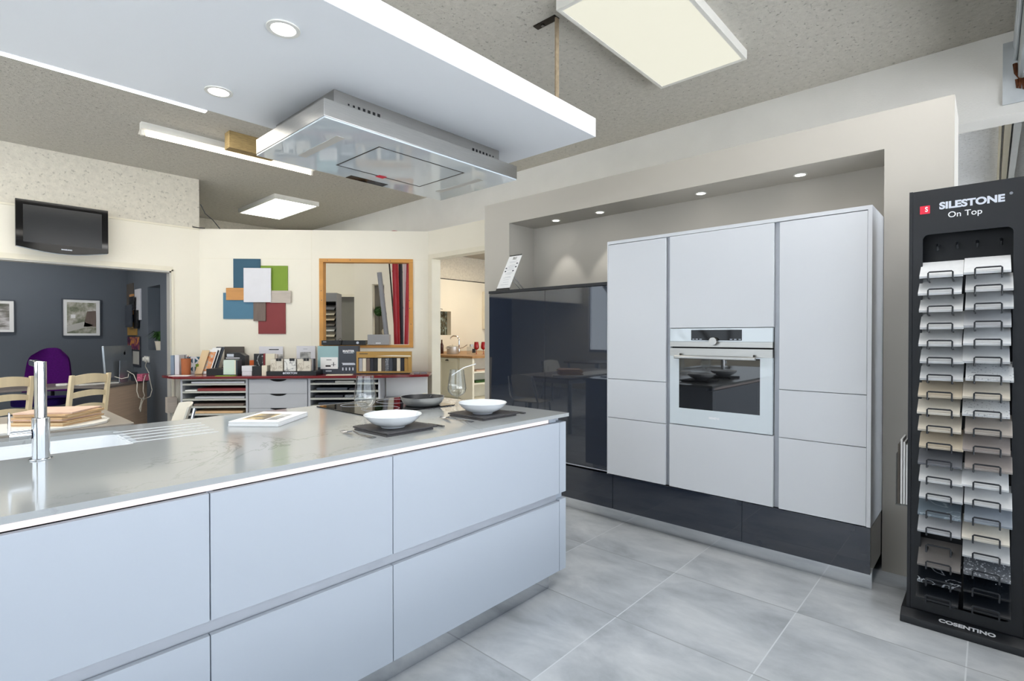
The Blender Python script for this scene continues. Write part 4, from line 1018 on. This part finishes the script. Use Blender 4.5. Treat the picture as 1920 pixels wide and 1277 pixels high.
# room behind the opening
def back(name, m, mat, kind='structure', **k):
    o = m.build(name, mat, origin=(0,0,0)); o.matrix_world = DIAG; o['kind'] = kind; return o
nb = M().box(1.54,1.81,1.5,1.76,0,2.7).box(2.0,2.36,1.5,1.62,0,2.7).box(1.81,2.0,1.5,1.76,0,1.18).box(1.81,2.0,1.5,1.76,2.1,2.7)
back('wall_behind', nb, 'cream_wall'); back('wall_behind_recess', M().box(1.805,2.005,1.72,1.76,1.18,2.1), 'mid_grey_wall')
back('wall_behind_far', M().box(-.2,1.6,2.9,3.0,2.02,2.75).box(-.2,.2,2.9,3.0,0,2.02), 'cream_wall'); back('trim_behind_far', M().box(.2,1.6,2.87,2.9,2.0,2.045), 'cream_trim')
back('wall_behind_dark', M().box(.2,1.6,3.0,3.1,0,2.02), 'mid_grey_wall')
t = wthing('sample_rack', 'grey sample rack with tilted samples seen through the wooden frame', 'display stand', 1.0, -2.15, 0)
M().box(-.14,-.125,-.15,.15,0,2.0).box(.125,.14,-.15,.15,0,2.0).build('side_panel', 'pipe_grey', t); M().box(-.1245,.1245,-.15,.15,1.86,2.0).build('top_panel', 'pipe_grey', t); M().box(-.1245,.1245,.13,.15,0,1.86).build('back_panel', 'black_matte', t)
for k in range(9):
    z = 1.72-.088*k
    o = M(Matrix.Rotation(math.radians(28),4,'X')).box(-.10,.10,0,.16,0,.012).build('stone_sample', ('slab_dg','slab_be','slab_sa','slab_br','slab_w','slab_cr','slab_be','slab_lw','slab_w')[k], origin=(0,0,0)); o.location = ctr(1.0,-1.98,z); o.rotation_euler = (0,0,RA)
    o.data.transform(Matrix.Rotation(0,4,'X')); tag(o, '%s sample in the grey rack seen through the wooden frame' % ORD[k], 'stone sample', 'samples in the rack behind the frame')
t = wthing('topiary_plant', 'small green ball plant in the grey recess behind the frame', 'plant', 1.90, -1.60, 1.1805)
M().lathe([(0,0),(.03,0),(.04,.08),(0,.08)]).build('pot', 'pot_cream', t); M().cyl((0,0,.08),(0,0,.42), .006).build('stem', 'umber_board', t)
bb = M(); random.seed(9)
for i in range(150):
    v = Vector((random.gauss(0,1),random.gauss(0,1),random.gauss(0,1))).normalized()*.062; p = v+Vector((0,0,.50)); a = v.orthogonal().normalized()*.018; b = v.cross(a).normalized()*.018
    bb._add([p-a,p-b+v*.25,p+a,p+b+v*.25], [(0,1,2,3)])
bb.build('foliage', 'leaf_green', t)
t = wthing('flower_vase', 'pale flower in a small vase in the grey recess behind the frame', 'vase', 1.975, -1.60, 1.1805)
M().lathe([(0,0),(.02,0),(.026,.06),(.015,.11),(0,.11)]).build('vase', 'umber_board', t); M().lathe([(0,.11),(.03,.15),(.035,.19),(.02,.22),(0,.225)]).build('flower', 'pot_cream', t)
def pole(s0, s1, off, z0, z1, r, mat, label, cat='pipe', name='plastic_pipe'):
    t = wthing(name, label, cat, s0, off, 0.001)
    a = Vector((0,0,z0)); b = Vector((s1-s0,0.0,z1))
    M().cyl(a, b, r, seg=24).build('tube', mat, t)
    for f in (.35,.62,.8):
        p = a.lerp(b, f); d = (b-a).normalized()*.012; M().cyl(p-d, p+d, r*1.07, seg=24).build('collar', mat, t)
pole(2.335, 2.18, -.165, .7, 2.12, .031, 'pipe_grey', 'grey plastic pipe leaning behind the loudspeaker')
pole(2.40, 2.345, -.36, 0, 2.7, .042, 'pipe_red', 'thick red pipe standing behind the wooden frame')
pole(2.44, 2.41, -.42, 0, 2.7, .026, 'unit_dark', 'thin dark pipe standing right of the thick red pipe')
pole(2.47, 2.545, -.30, 0, 2.5, .026, 'pipe_red', 'red pipe leaning at the right edge of the wooden frame')
pole(2.42, 2.21, -.55, 0, 2.7, .010, 'dark_metal', 'thin dark rod leaning left of the thick red pipe', 'rod', 'metal_rod')
o = cobj(M().box(0,.16,0,.02,0,2.4), 'tall_board', 'pipe_pink', 'pale pink board standing behind the pipes in the frame', 'board', 2.42, -.62, .0005)

# ---- collage of facade boards on the white wall
def board(mat, s0, s1, z0, z1, tier, label):
    o = M().box(-(s1-s0)/2,(s1-s0)/2,-.009,.009,0,z1-z0).build('wall_board', mat, bevel=.001, origin=(0,0,0)); o.location = ctr((s0+s1)/2, .0105+.0185*tier, z0); o.rotation_euler=(0,0,RA)
    tag(o, label, 'board', 'coloured boards on the white wall')
board('navy_board', .414,.742,1.84,2.26,0,'dark petrol blue board at the upper left of the wall collage')
board('green_board', .748,1.075,1.864,2.176,0,'lime green board at the upper right of the wall collage')
board('blue_board', .289,.662,1.508,1.834,0,'lighter blue board at the lower left of the wall collage')
board('red_board', .715,1.046,1.321,1.725,0,'brick red board at the bottom of the wall collage')
board('oak_board', .334,.57,1.742,1.894,1,'small oak board at the left of the wall collage')
board('greige_board', .87,1.12,1.71,1.863,1,'small grey beige wood board at the right of the wall collage')
board('walnut_board', .663,.812,1.482,1.725,1,'small grey brown board below the white board of the collage')
board('white_board', .555,.885,1.716,2.141,2,'white board in front at the centre of the wall collage')
# ================================================================ TV ON THE LEFT WALL
t = thing('television', 'black flat television on the wall above the office opening', 'television', (.868, 7.12, 2.14))
n = 16; bot = [(-.368+.736*i/n, .052-.047*math.sin(PI*i/n)) for i in range(n+1)]
M().prism(bot+[(.368,.517),(-.368,.517)], -.03, .04, 'y').build('case', 'black_gloss', t, bevel=.003)
M().box(-.312,.312,-.0315,-.0305,.098,.468).build('screen', 'screen', t)
text('lettering', 'SAMSUNG', .015, 'letter_silver', t, basis((1,0,0),(0,0,1),(.02,-.0309,.05)), bold=.0008, sx=1.25)
M().box(-.06,.06,.04,.165,.22,.34).build('wall_bracket', 'dark_metal', t)
M().tube([(-.36,-.02,.047)]+[(-.36+.72*i/n,-.025,.050-.049*math.sin(PI*i/n)) for i in range(1,n)]+[(.36,-.02,.047)], .004, 6).build('silver_edge', 'rail_alu', t)
o = M().tube([(2.10,7.262,2.64),(2.16,7.24,2.635),(2.22,7.20,2.632)], .006).build('black_cable', 'black_plastic'); tag(o, 'short black cable end at the corner above the white wall', 'cable')
o = M().tube([(2.21,7.33,2.95),(2.26,7.32,2.84),(2.33,7.26,2.76),(2.40,7.20,2.64)], .005).build('hanging_cable', 'unit_dark'); tag(o, 'thin dark cable hanging above the white back wall', 'cable')

# ================================================================ OFFICE
o = M().box(1.80,1.905,7.19,7.266,.38,.565).build('cable_box', 'greige_board', bevel=.003); tag(o, 'grey beige box fixed low on the jamb of the office opening', 'box')
def picture(x0, x1, z0, z1, img, label):
    t = thing('framed_picture', label, 'picture', ((x0+x1)/2, 9.585, z0), 0, 'framed pictures on the grey office wall')
    w, h = (x1-x0)/2, z1-z0
    M().holed([(-w,0),(w,0),(w,h),(-w,h)], [(-w+.012,.012),(w-.012,.012),(w-.012,h-.012),(-w+.012,h-.012)], -.012, .012, 'y').build('frame', 'charcoal_print', t)
    M().box(-w+.0125,w-.0125,-.004,.008,.0125,h-.0125).build('mat_board', 'paper_white', t)
    M().box(-w+.055,w-.055,-.006,-.0045,.045,h-.05).build('photo', img, t)
    return t
t = picture(1.14, 1.575, 1.288, 1.822, 'print_kitchen', 'framed picture of a kitchen above the purple chair')
k = M().prism([(-.16,.15),(.02,.21),(.13,.16),(-.16,.06)], -.0075, -.0062, 'y').build('printed_worktop', 'trim_grey', t); M().prism([(.02,.14),(.16,.14),(.16,.37),(.06,.36)], -.0075, -.0062, 'y').build('printed_wall', 'walnut_board', t)
M().box(-.12,-.07,-.0075,-.0062,.26,.31).build('printed_window', 'paper_white', t)
picture(.23, .665, 1.335, 1.772, 'print_street', 'framed street picture at the left edge on the grey office wall')
# desk
t = thing('office_desk', 'dark topped office desk with a wood grain end panel', 'desk', (.6, 8.0, 0))
W(t).prism([(-1.2,7.72),(1.0,7.72),(1.265,7.43),(1.835,8.17),(1.45,8.5),(1.1,8.35),(-1.2,8.5)], .695, .72).build('top', 'desk_laminate', t, bevel=.002)
W(t).prism([(1.25,7.47),(1.265,7.45),(1.82,8.17),(1.80,8.185)], .002, .694).build('end_panel', 'desk_wood', t)
W(t).prism([(1.02,7.78),(1.235,7.485),(1.25,7.50),(1.04,7.79)], .002, .694).build('drawer_pedestal', 'unit_dark', t)
for x, y in ((-1.1,7.8),(-1.1,8.4),(.2,8.4)): W(t).cyl((x,y,.002),(x,y,.694), .025).build('leg', 'rail_alu', t)
# purple chair
t = thing('office_chair', 'purple office chair with navy seat behind the desk', 'chair', (.87, 8.62, 0), math.radians(-24))
m = M(); cols = 13; rows = 13; g_ = {}
vs = []; fs = []
for side in (0, 1):
    for r in range(rows):
        v = r/(rows-1); hw = .245*(1-.22*v)*(1 if v < .55 else 1-.26*((v-.55)/.45)**3)
        for c in range(cols):
            u = c/(cols-1)*2-1
            vs.append((u*hw, .10*u*u*-1.0+.0+.06*v+side*.05+.13, .60+.545*v-.075*(abs(u)**2.6)*(v**6)))
for side in (0, 1):
    b = side*rows*cols
    for r in range(rows-1):
        for c in range(cols-1):
            q = (b+r*cols+c, b+r*cols+c+1, b+(r+1)*cols+c+1, b+(r+1)*cols+c); fs.append(q if side == 0 else q[::-1])
nn = rows*cols
rim = [c for c in range(cols)]+[r*cols+cols-1 for r in range(1,rows)]+[(rows-1)*cols+c for c in range(cols-2,-1,-1)]+[r*cols for r in range(rows-2,0,-1)]
for i in range(len(rim)):
    a_, b_ = rim[i], rim[(i+1) % len(rim)]; fs.append((b_, a_, nn+a_, nn+b_))
m._add(vs, fs); m.build('backrest', 'purple_fabric', t)
m = M(); m.prism(rrect(-.25,.25,-.36,.12,.14), .46, .545); m.build('seat', 'navy_fabric', t, bevel=.02)
M().cyl((0,-.1,.10),(0,-.1,.459), .03).build('gas_column', 'black_plastic', t)
M().tube([(0,0,.45),(0,.20,.48),(0,.20,.66)], .02).build('back_support', 'black_plastic', t)
for k in range(5):
    a_ = 2*PI*k/5; M().tube([(0,-.1,.10),(.30*math.cos(a_),-.1+.30*math.sin(a_),.07)], [.025,.015]).build('base_leg', 'black_plastic', t)
    M().cyl((.30*math.cos(a_)-.012,-.1+.30*math.sin(a_),.028),(.30*math.cos(a_)+.012,-.1+.30*math.sin(a_),.028), .027).build('caster', 'black_plastic', t)
# computer
t = thing('desktop_computer', 'silver all-in-one computer seen from behind on the desk', 'computer', (1.50, 8.0, .7205), math.radians(48))
M(Matrix.Rotation(math.radians(-4),4,'X')).prism(rrect(-.265,.265,.07,.455,.012), -.012, .012, 'y').build('display', 'imac_alu', t, bevel=.003)
M().prism([(-.085,.0),(.085,.0),(.07,.27),(-.07,.27)], -.045, -.039, 'y').build('stand', 'imac_alu', t)
M().box(-.085,.085,-.06,.12,.0,.008).build('foot', 'imac_alu', t)
lg = M()
lg.prism([(.019*math.cos(2*PI*i/24)*(1-.25*max(0,math.cos(2*PI*i/24-.15))**14), .021*math.sin(2*PI*i/24)) for i in range(24)], -.0010, 0, 'y').prism([(0,.024),(.008,.028),(.010,.036),(.003,.033)], -.001, 0, 'y')
o = lg.build('logo', 'black_gloss', t); o.location = (.03, -.0382, .36)
o = M().prism(rrect(-.055,.055,-.03,.03,.028), 0, .028).build('mouse', 'white_plastic', bevel=.008); o.location = (.93, 7.86, .7205); tag(o, 'white computer mouse on the desk in front of the purple chair', 'mouse')
o = M().box(-.2,.2,-.055,.055,0,.012).build('keyboard', 'white_plastic', bevel=.003); o.location = (1.25, 7.83, .7205); o.rotation_euler = (0,0,math.radians(14)); tag(o, 'flat white keyboard on the desk left of the silver computer', 'keyboard')
o = M().box(-.06,.06,-.035,.035,0,.09).build('small_box', 'pink_box', bevel=.002); o.location = (1.745, 8.02, .7205); o.rotation_euler = (0,0,math.radians(40)); tag(o, 'small pink box on the desk corner below the wall socket', 'box')
o = M().box(-.03,.03,-.03,.03,0,.11).build('small_box', 'unit_dark', bevel=.002); o.location = (1.67, 8.11, .7205); tag(o, 'small dark box on the desk left of the pink box', 'box')
t = thing('wall_socket', 'white double socket on the grey office wall above the pink box', 'socket', (1.899, 8.50, .935))
M().box(-.012,0,-.12,.12,0,.082).build('plate', 'white_plastic', t, bevel=.002)
for y in (-.06,.06): M().cyl((-.0125,y,.041),(-.04,y,.041), .026, seg=20).build('plug', 'white_plastic', t)
def cable(pts, label):
    o = M().tube(pts, .0045, 6).build('white_cable', 'cable_white'); tag(o, label, 'cable', 'white cables by the desk')
cable([(1.862,8.44,.965),(1.845,8.30,.95),(1.80,8.16,.90),(1.795,8.02,.85),(1.80,7.98,.815)], 'white cable from the wall socket to the pink box')
cable([(1.75,7.92,.80),(1.715,7.86,.72),(1.71,7.86,.60),(1.73,7.88,.54),(1.68,7.80,.50),(1.655,7.74,.44),(1.64,7.72,.40),(1.655,7.74,.36),(1.665,7.75,.44),(1.72,7.86,.52)], 'white cable looping down in front of the wooden desk end')
cable([(1.56,7.92,.86),(1.60,7.80,.82),(1.62,7.72,.72),(1.61,7.70,.62),(1.635,7.72,.54),(1.70,7.81,.50),(1.80,7.93,.52),(1.83,7.97,.60),(1.80,7.93,.72),(1.79,7.95,.805)], 'white cable hanging from the computer in a wide loop')
cable([(1.42,7.86,.80),(1.48,7.80,.775),(1.54,7.78,.79),(1.56,7.85,.83)], 'short white cable behind the computer stand')
# plant in the niche
t = thing('potted_plant', 'small grassy plant in a cream pot in the grey office niche', 'plant', (1.985, 8.14, 1.1055))
M().lathe([(0,0),(.065,0),(.078,.10),(.085,.12),(.076,.12),(.07,.09),(0,.09)]).build('pot', 'pot_cream', t)
lf = M(); random.seed(21)
for i in range(60):
    a_ = random.uniform(0,2*PI); l = random.uniform(.12,.22); d = Vector((math.cos(a_),math.sin(a_),0)); e = d.cross(Vector((0,0,1)))*.015
    p0 = d*.02+Vector((0,0,.085)); p1 = d*l*.45+Vector((0,0,.09+l*.75)); p2 = d*l+Vector((0,0,.09+l*.55*random.uniform(.3,1.2)))
    lf._add([p0-e,p0+e,p1+e,p1-e,p2], [(0,1,2,3),(3,2,4)])
lf.build('leaves', 'leaf_green', t)
o = M().box(1.93,2.0,7.9,7.99,1.1055,1.175).build('small_box', 'paper_white'); tag(o, 'small white box beside the plant pot in the grey niche', 'box')
# boards and notes on the office right wall (x = 1.90)
def xb(mat, y0, y1, z0, z1, tier, label, name='wall_board', cat='board', group='sample boards on the grey office wall'):
    o = M().box(1.899-.019*(tier+1)+.001, 1.899-.019*tier, y0, y1, z0, z1).build(name, mat, bevel=.001); tag(o, label, cat, group)
xb('umber_board', 9.20, 9.56, 1.62, 2.065, 0, 'tall dark brown board at the top of the office wall boards')
xb('oak_board', 9.10, 9.30, 1.60, 1.90, 1, 'brown wood board between dark and white office boards')
xb('white_board', 8.78, 9.08, 1.52, 1.96, 0, 'white board at the right of the office wall boards')
xb('black_plastic', 8.98, 9.22, 1.66, 1.86, 2, 'small dark grey board in front on the office wall')
xb('charcoal_print', 9.02, 9.36, 1.42, 1.74, 3, 'charcoal board below the dark brown office board')
xb('black_plastic', 8.86, 9.04, 1.40, 1.66, 1, 'black board beside the charcoal office board')
xb('gold_board', 9.02, 9.53, 1.305, 1.50, 0, 'mustard yellow board at the bottom of the office wall boards')
xb('blue_board', 9.38, 9.55, 1.49, 1.62, 1, 'small blue board at the left of the office wall boards')
t = thing('wall_calendar', 'dark poster calendar on the grey office wall above the desk corner', 'calendar', (1.897, 9.18, .86))
M().box(-.014,0,-.36,.36,0,.43).build('board', 'unit_dark', t); M().box(-.0165,-.0145,-.34,.33,.24,.42).build('picture', 'print_poster', t); M().box(-.0165,-.0145,-.32,.02,.03,.215).build('note_sheet', 'trim_grey', t)

# ================================================================ TABLE AREA
t = thing('dining_table', 'grey table behind the island carrying folders', 'table', (-.1, 4.45, 0))
W(t).prism(rrect(-1.1,.82,3.97,4.92,.03), .722, .75).build('top', 'table_grey', t, bevel=.002)
W(t).box(-1.0,.72,4.07,4.82,.66,.721).build('apron', 'table_edge', t)
for x in (-.98,.68):
    for y in (4.09,4.78): W(t).cyl((x,y,.001),(x,y,.659), .028).build('leg', 'rail_alu', t)
o = M().prism([(-.65,3.985),(.52,3.985),(.62,4.02),(.70,4.10),(.735,4.22),(.73,4.34),(.66,4.40),(-.65,4.40)], .7505, .766).build('serving_board', 'white_plastic', bevel=.003); tag(o, 'white board with a rounded corner under the folders', 'board')
RF = math.radians(-44)
random.seed(4)
FORD = ('bottom','second','third','fourth','fifth','sixth','seventh','eighth')
for k in range(8):
    o = M().box(-.148,.148,-.155,.155,0,.0085).build('folder', ('folder_tan','art_tan','folder_tan','folder_pink','folder_tan','art_tan','folder_tan','folder_pink')[k], bevel=.0008, origin=(0,0,0))
    o.location = (.4865+random.uniform(-.012,.012), 4.24+random.uniform(-.012,.012), .7665+.0098*k); o.rotation_euler = (0,0,math.radians(44)+random.uniform(-.05,.05)+(.12 if k == 7 else 0))
    tag(o, ('tan folder, %s from below in the pile on the table' % FORD[k]) if 0 < k < 7 else ('tan folder at the bottom of the pile on the table' if k == 0 else 'creased pinkish folder on top of the pile on the table'), 'folder', 'folders piled on the table')
# ladder back chairs
def ladder(loc, rz, label):
    t = thing('wooden_chair', label, 'chair', loc, rz, 'pale wooden ladder back chairs')
    for x in (-.185,.185):
        M().prism([(-.20,0),(-.165,0),(-.165,.45),(-.235,.945),(-.262,.945),(-.20,.45)], x-.017, x+.017, 'x').build('back_post', 'pale_wood', t, bevel=.002)
        M().prism([(.165,0),(.20,0),(.20,.43),(.165,.43)], x-.017, x+.017, 'x').build('front_leg', 'pale_wood', t, bevel=.002)
    for z, h in ((.855,.075),(.735,.045),(.615,.04)):
        n = 10; y = -.185-(z-.45)*.125
        vs = []; fs = []
        for i in range(n+1):
            u = i/n*2-1; x = .168*u; yy = y-.02*(1-u*u); up = .022*(1-u*u)
            vs += [(x,yy-.009,z+up*.6),(x,yy+.009,z+up*.6),(x,yy+.009,z+h+up),(x,yy-.009,z+h+up)]
        for i in range(n):
            a_ = i*4; b_ = a_+4; fs += [(a_,b_,b_+1,a_+1),(a_+1,b_+1,b_+2,a_+2),(a_+2,b_+2,b_+3,a_+3),(a_+3,b_+3,b_,a_)]
        fs += [(0,1,2,3),(n*4+3,n*4+2,n*4+1,n*4)]
        m = M(); m._add(vs, fs); m.build('back_slat', 'pale_wood', t)
    M().prism([(-.20,-.165),(.20,-.165),(.215,.21),(-.215,.21)], .431, .455).build('seat', 'orange_wood', t, bevel=.004)
    for x in (-.185,.185): M().box(x-.01,x+.01,-.164,.164,.20,.225).build('side_rail', 'pale_wood', t)
    M().box(-.167,.167,.172,.192,.26,.285).build('front_rail', 'pale_wood', t)
    return t
c1 = ladder((.785, 6.32, 0), math.radians(36), 'pale wooden ladder back chair right of the chrome tap')
dup(c1, (.245, 6.32, 0), math.radians(33), 'pale wooden ladder back chair at the left edge behind the tap')
# white chair
t = thing('white_chair', 'white moulded chair with metal legs at the table end, partly behind the island', 'chair', (1.0, 4.48, 0), math.radians(84))
n = 12; vs = []; fs = []
for side in (0, 1):
    for j in range(7):
        v = j/6; hw = .20*(1-.12*v) if j < 6 else .165
        for i in range(n+1):
            u = i/n*2-1; vs.append((u*hw, -.17-.10*v+.05*u*u+side*-.012, .50+.30*v-.018*u*u*v))
k = 7*(n+1)
for side in (0, 1):
    for j in range(6):
        for i in range(n):
            q = (side*k+j*(n+1)+i, side*k+j*(n+1)+i+1, side*k+(j+1)*(n+1)+i+1, side*k+(j+1)*(n+1)+i); fs.append(q if side == 0 else q[::-1])
rim = list(range(n+1))+[j*(n+1)+n for j in range(1,7)]+[6*(n+1)+i for i in range(n-1,-1,-1)]+[j*(n+1) for j in range(5,0,-1)]
for i in range(len(rim)): a_, b_ = rim[i], rim[(i+1) % len(rim)]; fs.append((b_, a_, k+a_, k+b_))
m = M(); m._add(vs, fs); m.build('backrest', 'seat_cream', t)
dd = M(); random.seed(2)
for i in range(9): 
    x = -.12+.06*random.random(); z = .56+.10*random.random(); y = -.17-.10*((z-.5)/.3)+.05*(x/.19)**2
    dd.cyl((x,y+.001,z),(x,y+.003,z), .006, seg=8)
dd.build('printed_dots', 'walnut_board', t)
M().prism(rrect(-.2,.2,-.16,.2,.06), .43, .445).build('seat', 'seat_cream', t, bevel=.004)
for sg in (-1, 1):
    M().tube([(sg*.21,.18,.011),(sg*.19,.14,.42)], .011).build('front_leg', 'chrome', t)
    M().tube([(sg*.21,-.24,.011),(sg*.195,-.14,.43),(sg*.206,-.20,.52),(sg*.186,-.262,.77)], .011).build('back_leg', 'chrome', t)

dup(t, (-2.1, 6.45, 0), math.radians(200), 'white moulded chair reflected in the dark glossy cabinet doors')
t = thing('side_table', 'pale table reflected in the dark glossy cabinet doors', 'table', (-3.2, 6.2, 0))
M().box(-.6,.6,-.45,.45,.722,.75).build('top', 'table_grey', t, bevel=.002)
for x in (-.52,.52):
    for y in (-.37,.37): M().cyl((x,y,.001),(x,y,.7215), .024).build('leg', 'rail_alu', t)

# ================================================================ SECOND KITCHEN
kx, ky = 6.57, 7.0
t = thing('kitchen_base_cabinet', 'cream base cabinet with panelled door in the second kitchen', 'cabinet', (6.9, 8.0, 0))
W(t).box(kx+.021, 7.2, 7.38, 9.60, .12, .878).build('carcass', 'cream_cabinet', t); W(t).box(kx+.06, 7.2, 7.4, 9.6, .0, .119).build('plinth', 'cream_cabinet', t)
for y0, y1 in ((7.42,7.94),(7.945,8.46),(8.465,8.98)):
    d = W(t).box(kx, kx+.02, y0, y1, .125, .872).build('door', 'cream_cabinet', t, bevel=.002)
    W(t).holed([(y0+.002,.127),(y1-.002,.127),(y1-.002,.87),(y0+.002,.87)], [(y0+.07,.20),(y1-.07,.20),(y1-.07,.79),(y0+.07,.79)], kx-.010, kx-.0005, 'x').build('door_frame', 'cream_cabinet', d, bevel=.002)
    W(t).lathe([(0,0),(.035,.004),(.03,.02),(.012,.028),(0,.03)], (kx-.03,(y0+y1)/2,.815), 20).build('cup_handle', 'dark_metal', d)
t = thing('open_shelf_end', 'cream open end shelf of the second kitchen counter', 'shelf unit', (7.0, 7.19, 0))
W(t).box(kx, kx+.045, ky, ky+.045, 0, .878).build('corner_post', 'cream_shelf', t)
W(t).box(kx+.05, 7.6, 7.355, 7.375, 0, .878).build('back_panel', 'cream_shelf', t); W(t).box(kx+.004, kx+.021, 7.046, 7.354, .12, .878).build('corner_panel', 'cream_shelf', t)
for z in (.12, .415, .63): W(t).box(kx+.0455, 7.6, ky+.005, 7.354, z-.025, z).build('shelf', 'cream_shelf', t)
W(t).box(7.605, 7.63, ky, 7.375, 0, .878).build('side_panel', 'cream_shelf', t)
o = M().box(6.72,7.3,7.06,7.28,.4155,.45).build('green_tray', 'leaf_green', bevel=.004); tag(o, 'dark green tray on the middle shelf in the second kitchen', 'tray')
o = M().box(6.75,7.2,7.08,7.3,.6305,.65).build('pink_magazine', 'folder_pink', bevel=.002); tag(o, 'pale magazine on the upper shelf in the second kitchen', 'magazine')
o = M().prism([(kx-.03,ky-.03),(9.2,ky-.03),(9.2,9.62),(kx-.03,9.62)], .8785, .92).build('wooden_worktop', 'worktop_wood', bevel=.003); tag(o, 'oak worktop of the second kitchen behind the doorway', 'worktop')
o = M().lathe([(0,.001),(.036,0),(.038,.03),(.038,.17),(.016,.23),(.015,.285),(.018,.29),(0,.29)], seg=24).build('bottle', 'bottle_brown', origin=(0,0,0)); o.location = (7.09,8.49,.9205); tag(o, 'dark brown bottle on the oak worktop of the second kitchen', 'bottle')
t = thing('cooking_pot', 'steel cooking pot with glass lid on the oak worktop', 'pot', (7.04, 8.09, .9205))
M().lathe([(0,0),(.115,0),(.12,.01),(.12,.15),(.125,.152),(.117,.152),(.115,.012),(0,.01)]).build('body', 'pan_steel', t); M().lathe([(.119,.153),(.06,.17),(.012,.175),(.012,.19),(.018,.2),(0,.2)]).build('lid', 'clear_glass', t)
for a_ in (0,PI): M().tube([(.118*math.cos(a_),-.03,.12),(.16*math.cos(a_),-.03,.125),(.16*math.cos(a_),.03,.125),(.118*math.cos(a_),.03,.12)], .006).build('handle', 'pan_steel', t)
t = thing('mixer_tap', 'curved steel tap at the back of the oak worktop', 'tap', (7.52, 8.43, .9205))
M().cyl((0,0,0),(0,0,.06), .028).build('base', 'chrome', t); M().tube([(0,0,.06),(0,0,.30),(-.03,.03,.36),(-.10,.08,.37),(-.14,.11,.34),(-.145,.115,.30)], .014).build('spout', 'chrome', t); M().tube([(0,0,.10),(.06,-.06,.12),(.13,-.12,.18)], .009).build('lever', 'chrome', t)
t = thing('glass_jar', 'square glass jar with a black label on the oak worktop', 'jar', (7.22, 7.72, .9205))
M().prism(rrect(-.07,.07,-.07,.07,.015), .0, .15).build('jar', 'acrylic', t); M().box(-.045,.045,-.0725,-.0705,.03,.11).build('label', 'letter_dark', t); M().cyl((0,0,.151),(0,0,.20), .035).build('lid', 'rail_alu', t)
for i, (x, y, lb) in enumerate(((7.30,7.66,'red wine glass on the oak worktop, beside the glass jar'),(7.44,7.60,'red wine glass on the oak worktop, near the white wall unit'))):
    wine_glass((x, y, .9205), lb, 'red_glass', 1.12, 'red glasses in the second kitchen')
o = M().box(7.6,7.85,7.55,7.7,.9205,.955).build('wooden_tray', 'walnut_board', bevel=.004); tag(o, 'small brown wooden tray at the right end of the oak worktop', 'tray')
o = M().box(9.38,10.2,9.28,9.625,1.46,2.42).build('wall_cabinet', 'cream_shelf', bevel=.008); tag(o, 'cream wall cabinet at the right edge of the second kitchen doorway', 'cabinet')
t = thing('twig_lamp', 'thin twig shaped decoration above the small window recess', 'decoration', (7.80, 9.60, 1.89))
M().tube([(0,0,0),(.02,-.02,.15),(.06,-.03,.22),(.10,-.03,.34)], .007).build('stem', 'dark_metal', t); M().lathe([(0,0),(.022,.01),(.02,.05),(0,.06)], (.10,-.03,.33), 12).build('bulb', 'dark_metal', t); M().tube([(.0,-.0,.0),(.12,-.02,.05),(.22,-.03,.03)], .006).build('side_stem', 'dark_metal', t)

# ---------------------------------------------------------------- render look
S.view_settings.view_transform = 'Standard'; S.view_settings.look = 'None'; S.view_settings.gamma = 1
S.view_settings.use_curve_mapping = False; S.view_settings.exposure = EXPO
S.display_settings.display_device = 'sRGB'
cy = S.cycles
cy.use_denoising = True; cy.max_bounces = 10; cy.diffuse_bounces = 5; cy.glossy_bounces = 5; cy.transmission_bounces = 10; cy.transparent_max_bounces = 12
cy.caustics_reflective = False; cy.caustics_refractive = False; cy.sample_clamp_indirect = 6.; cy.blur_glossy = .5
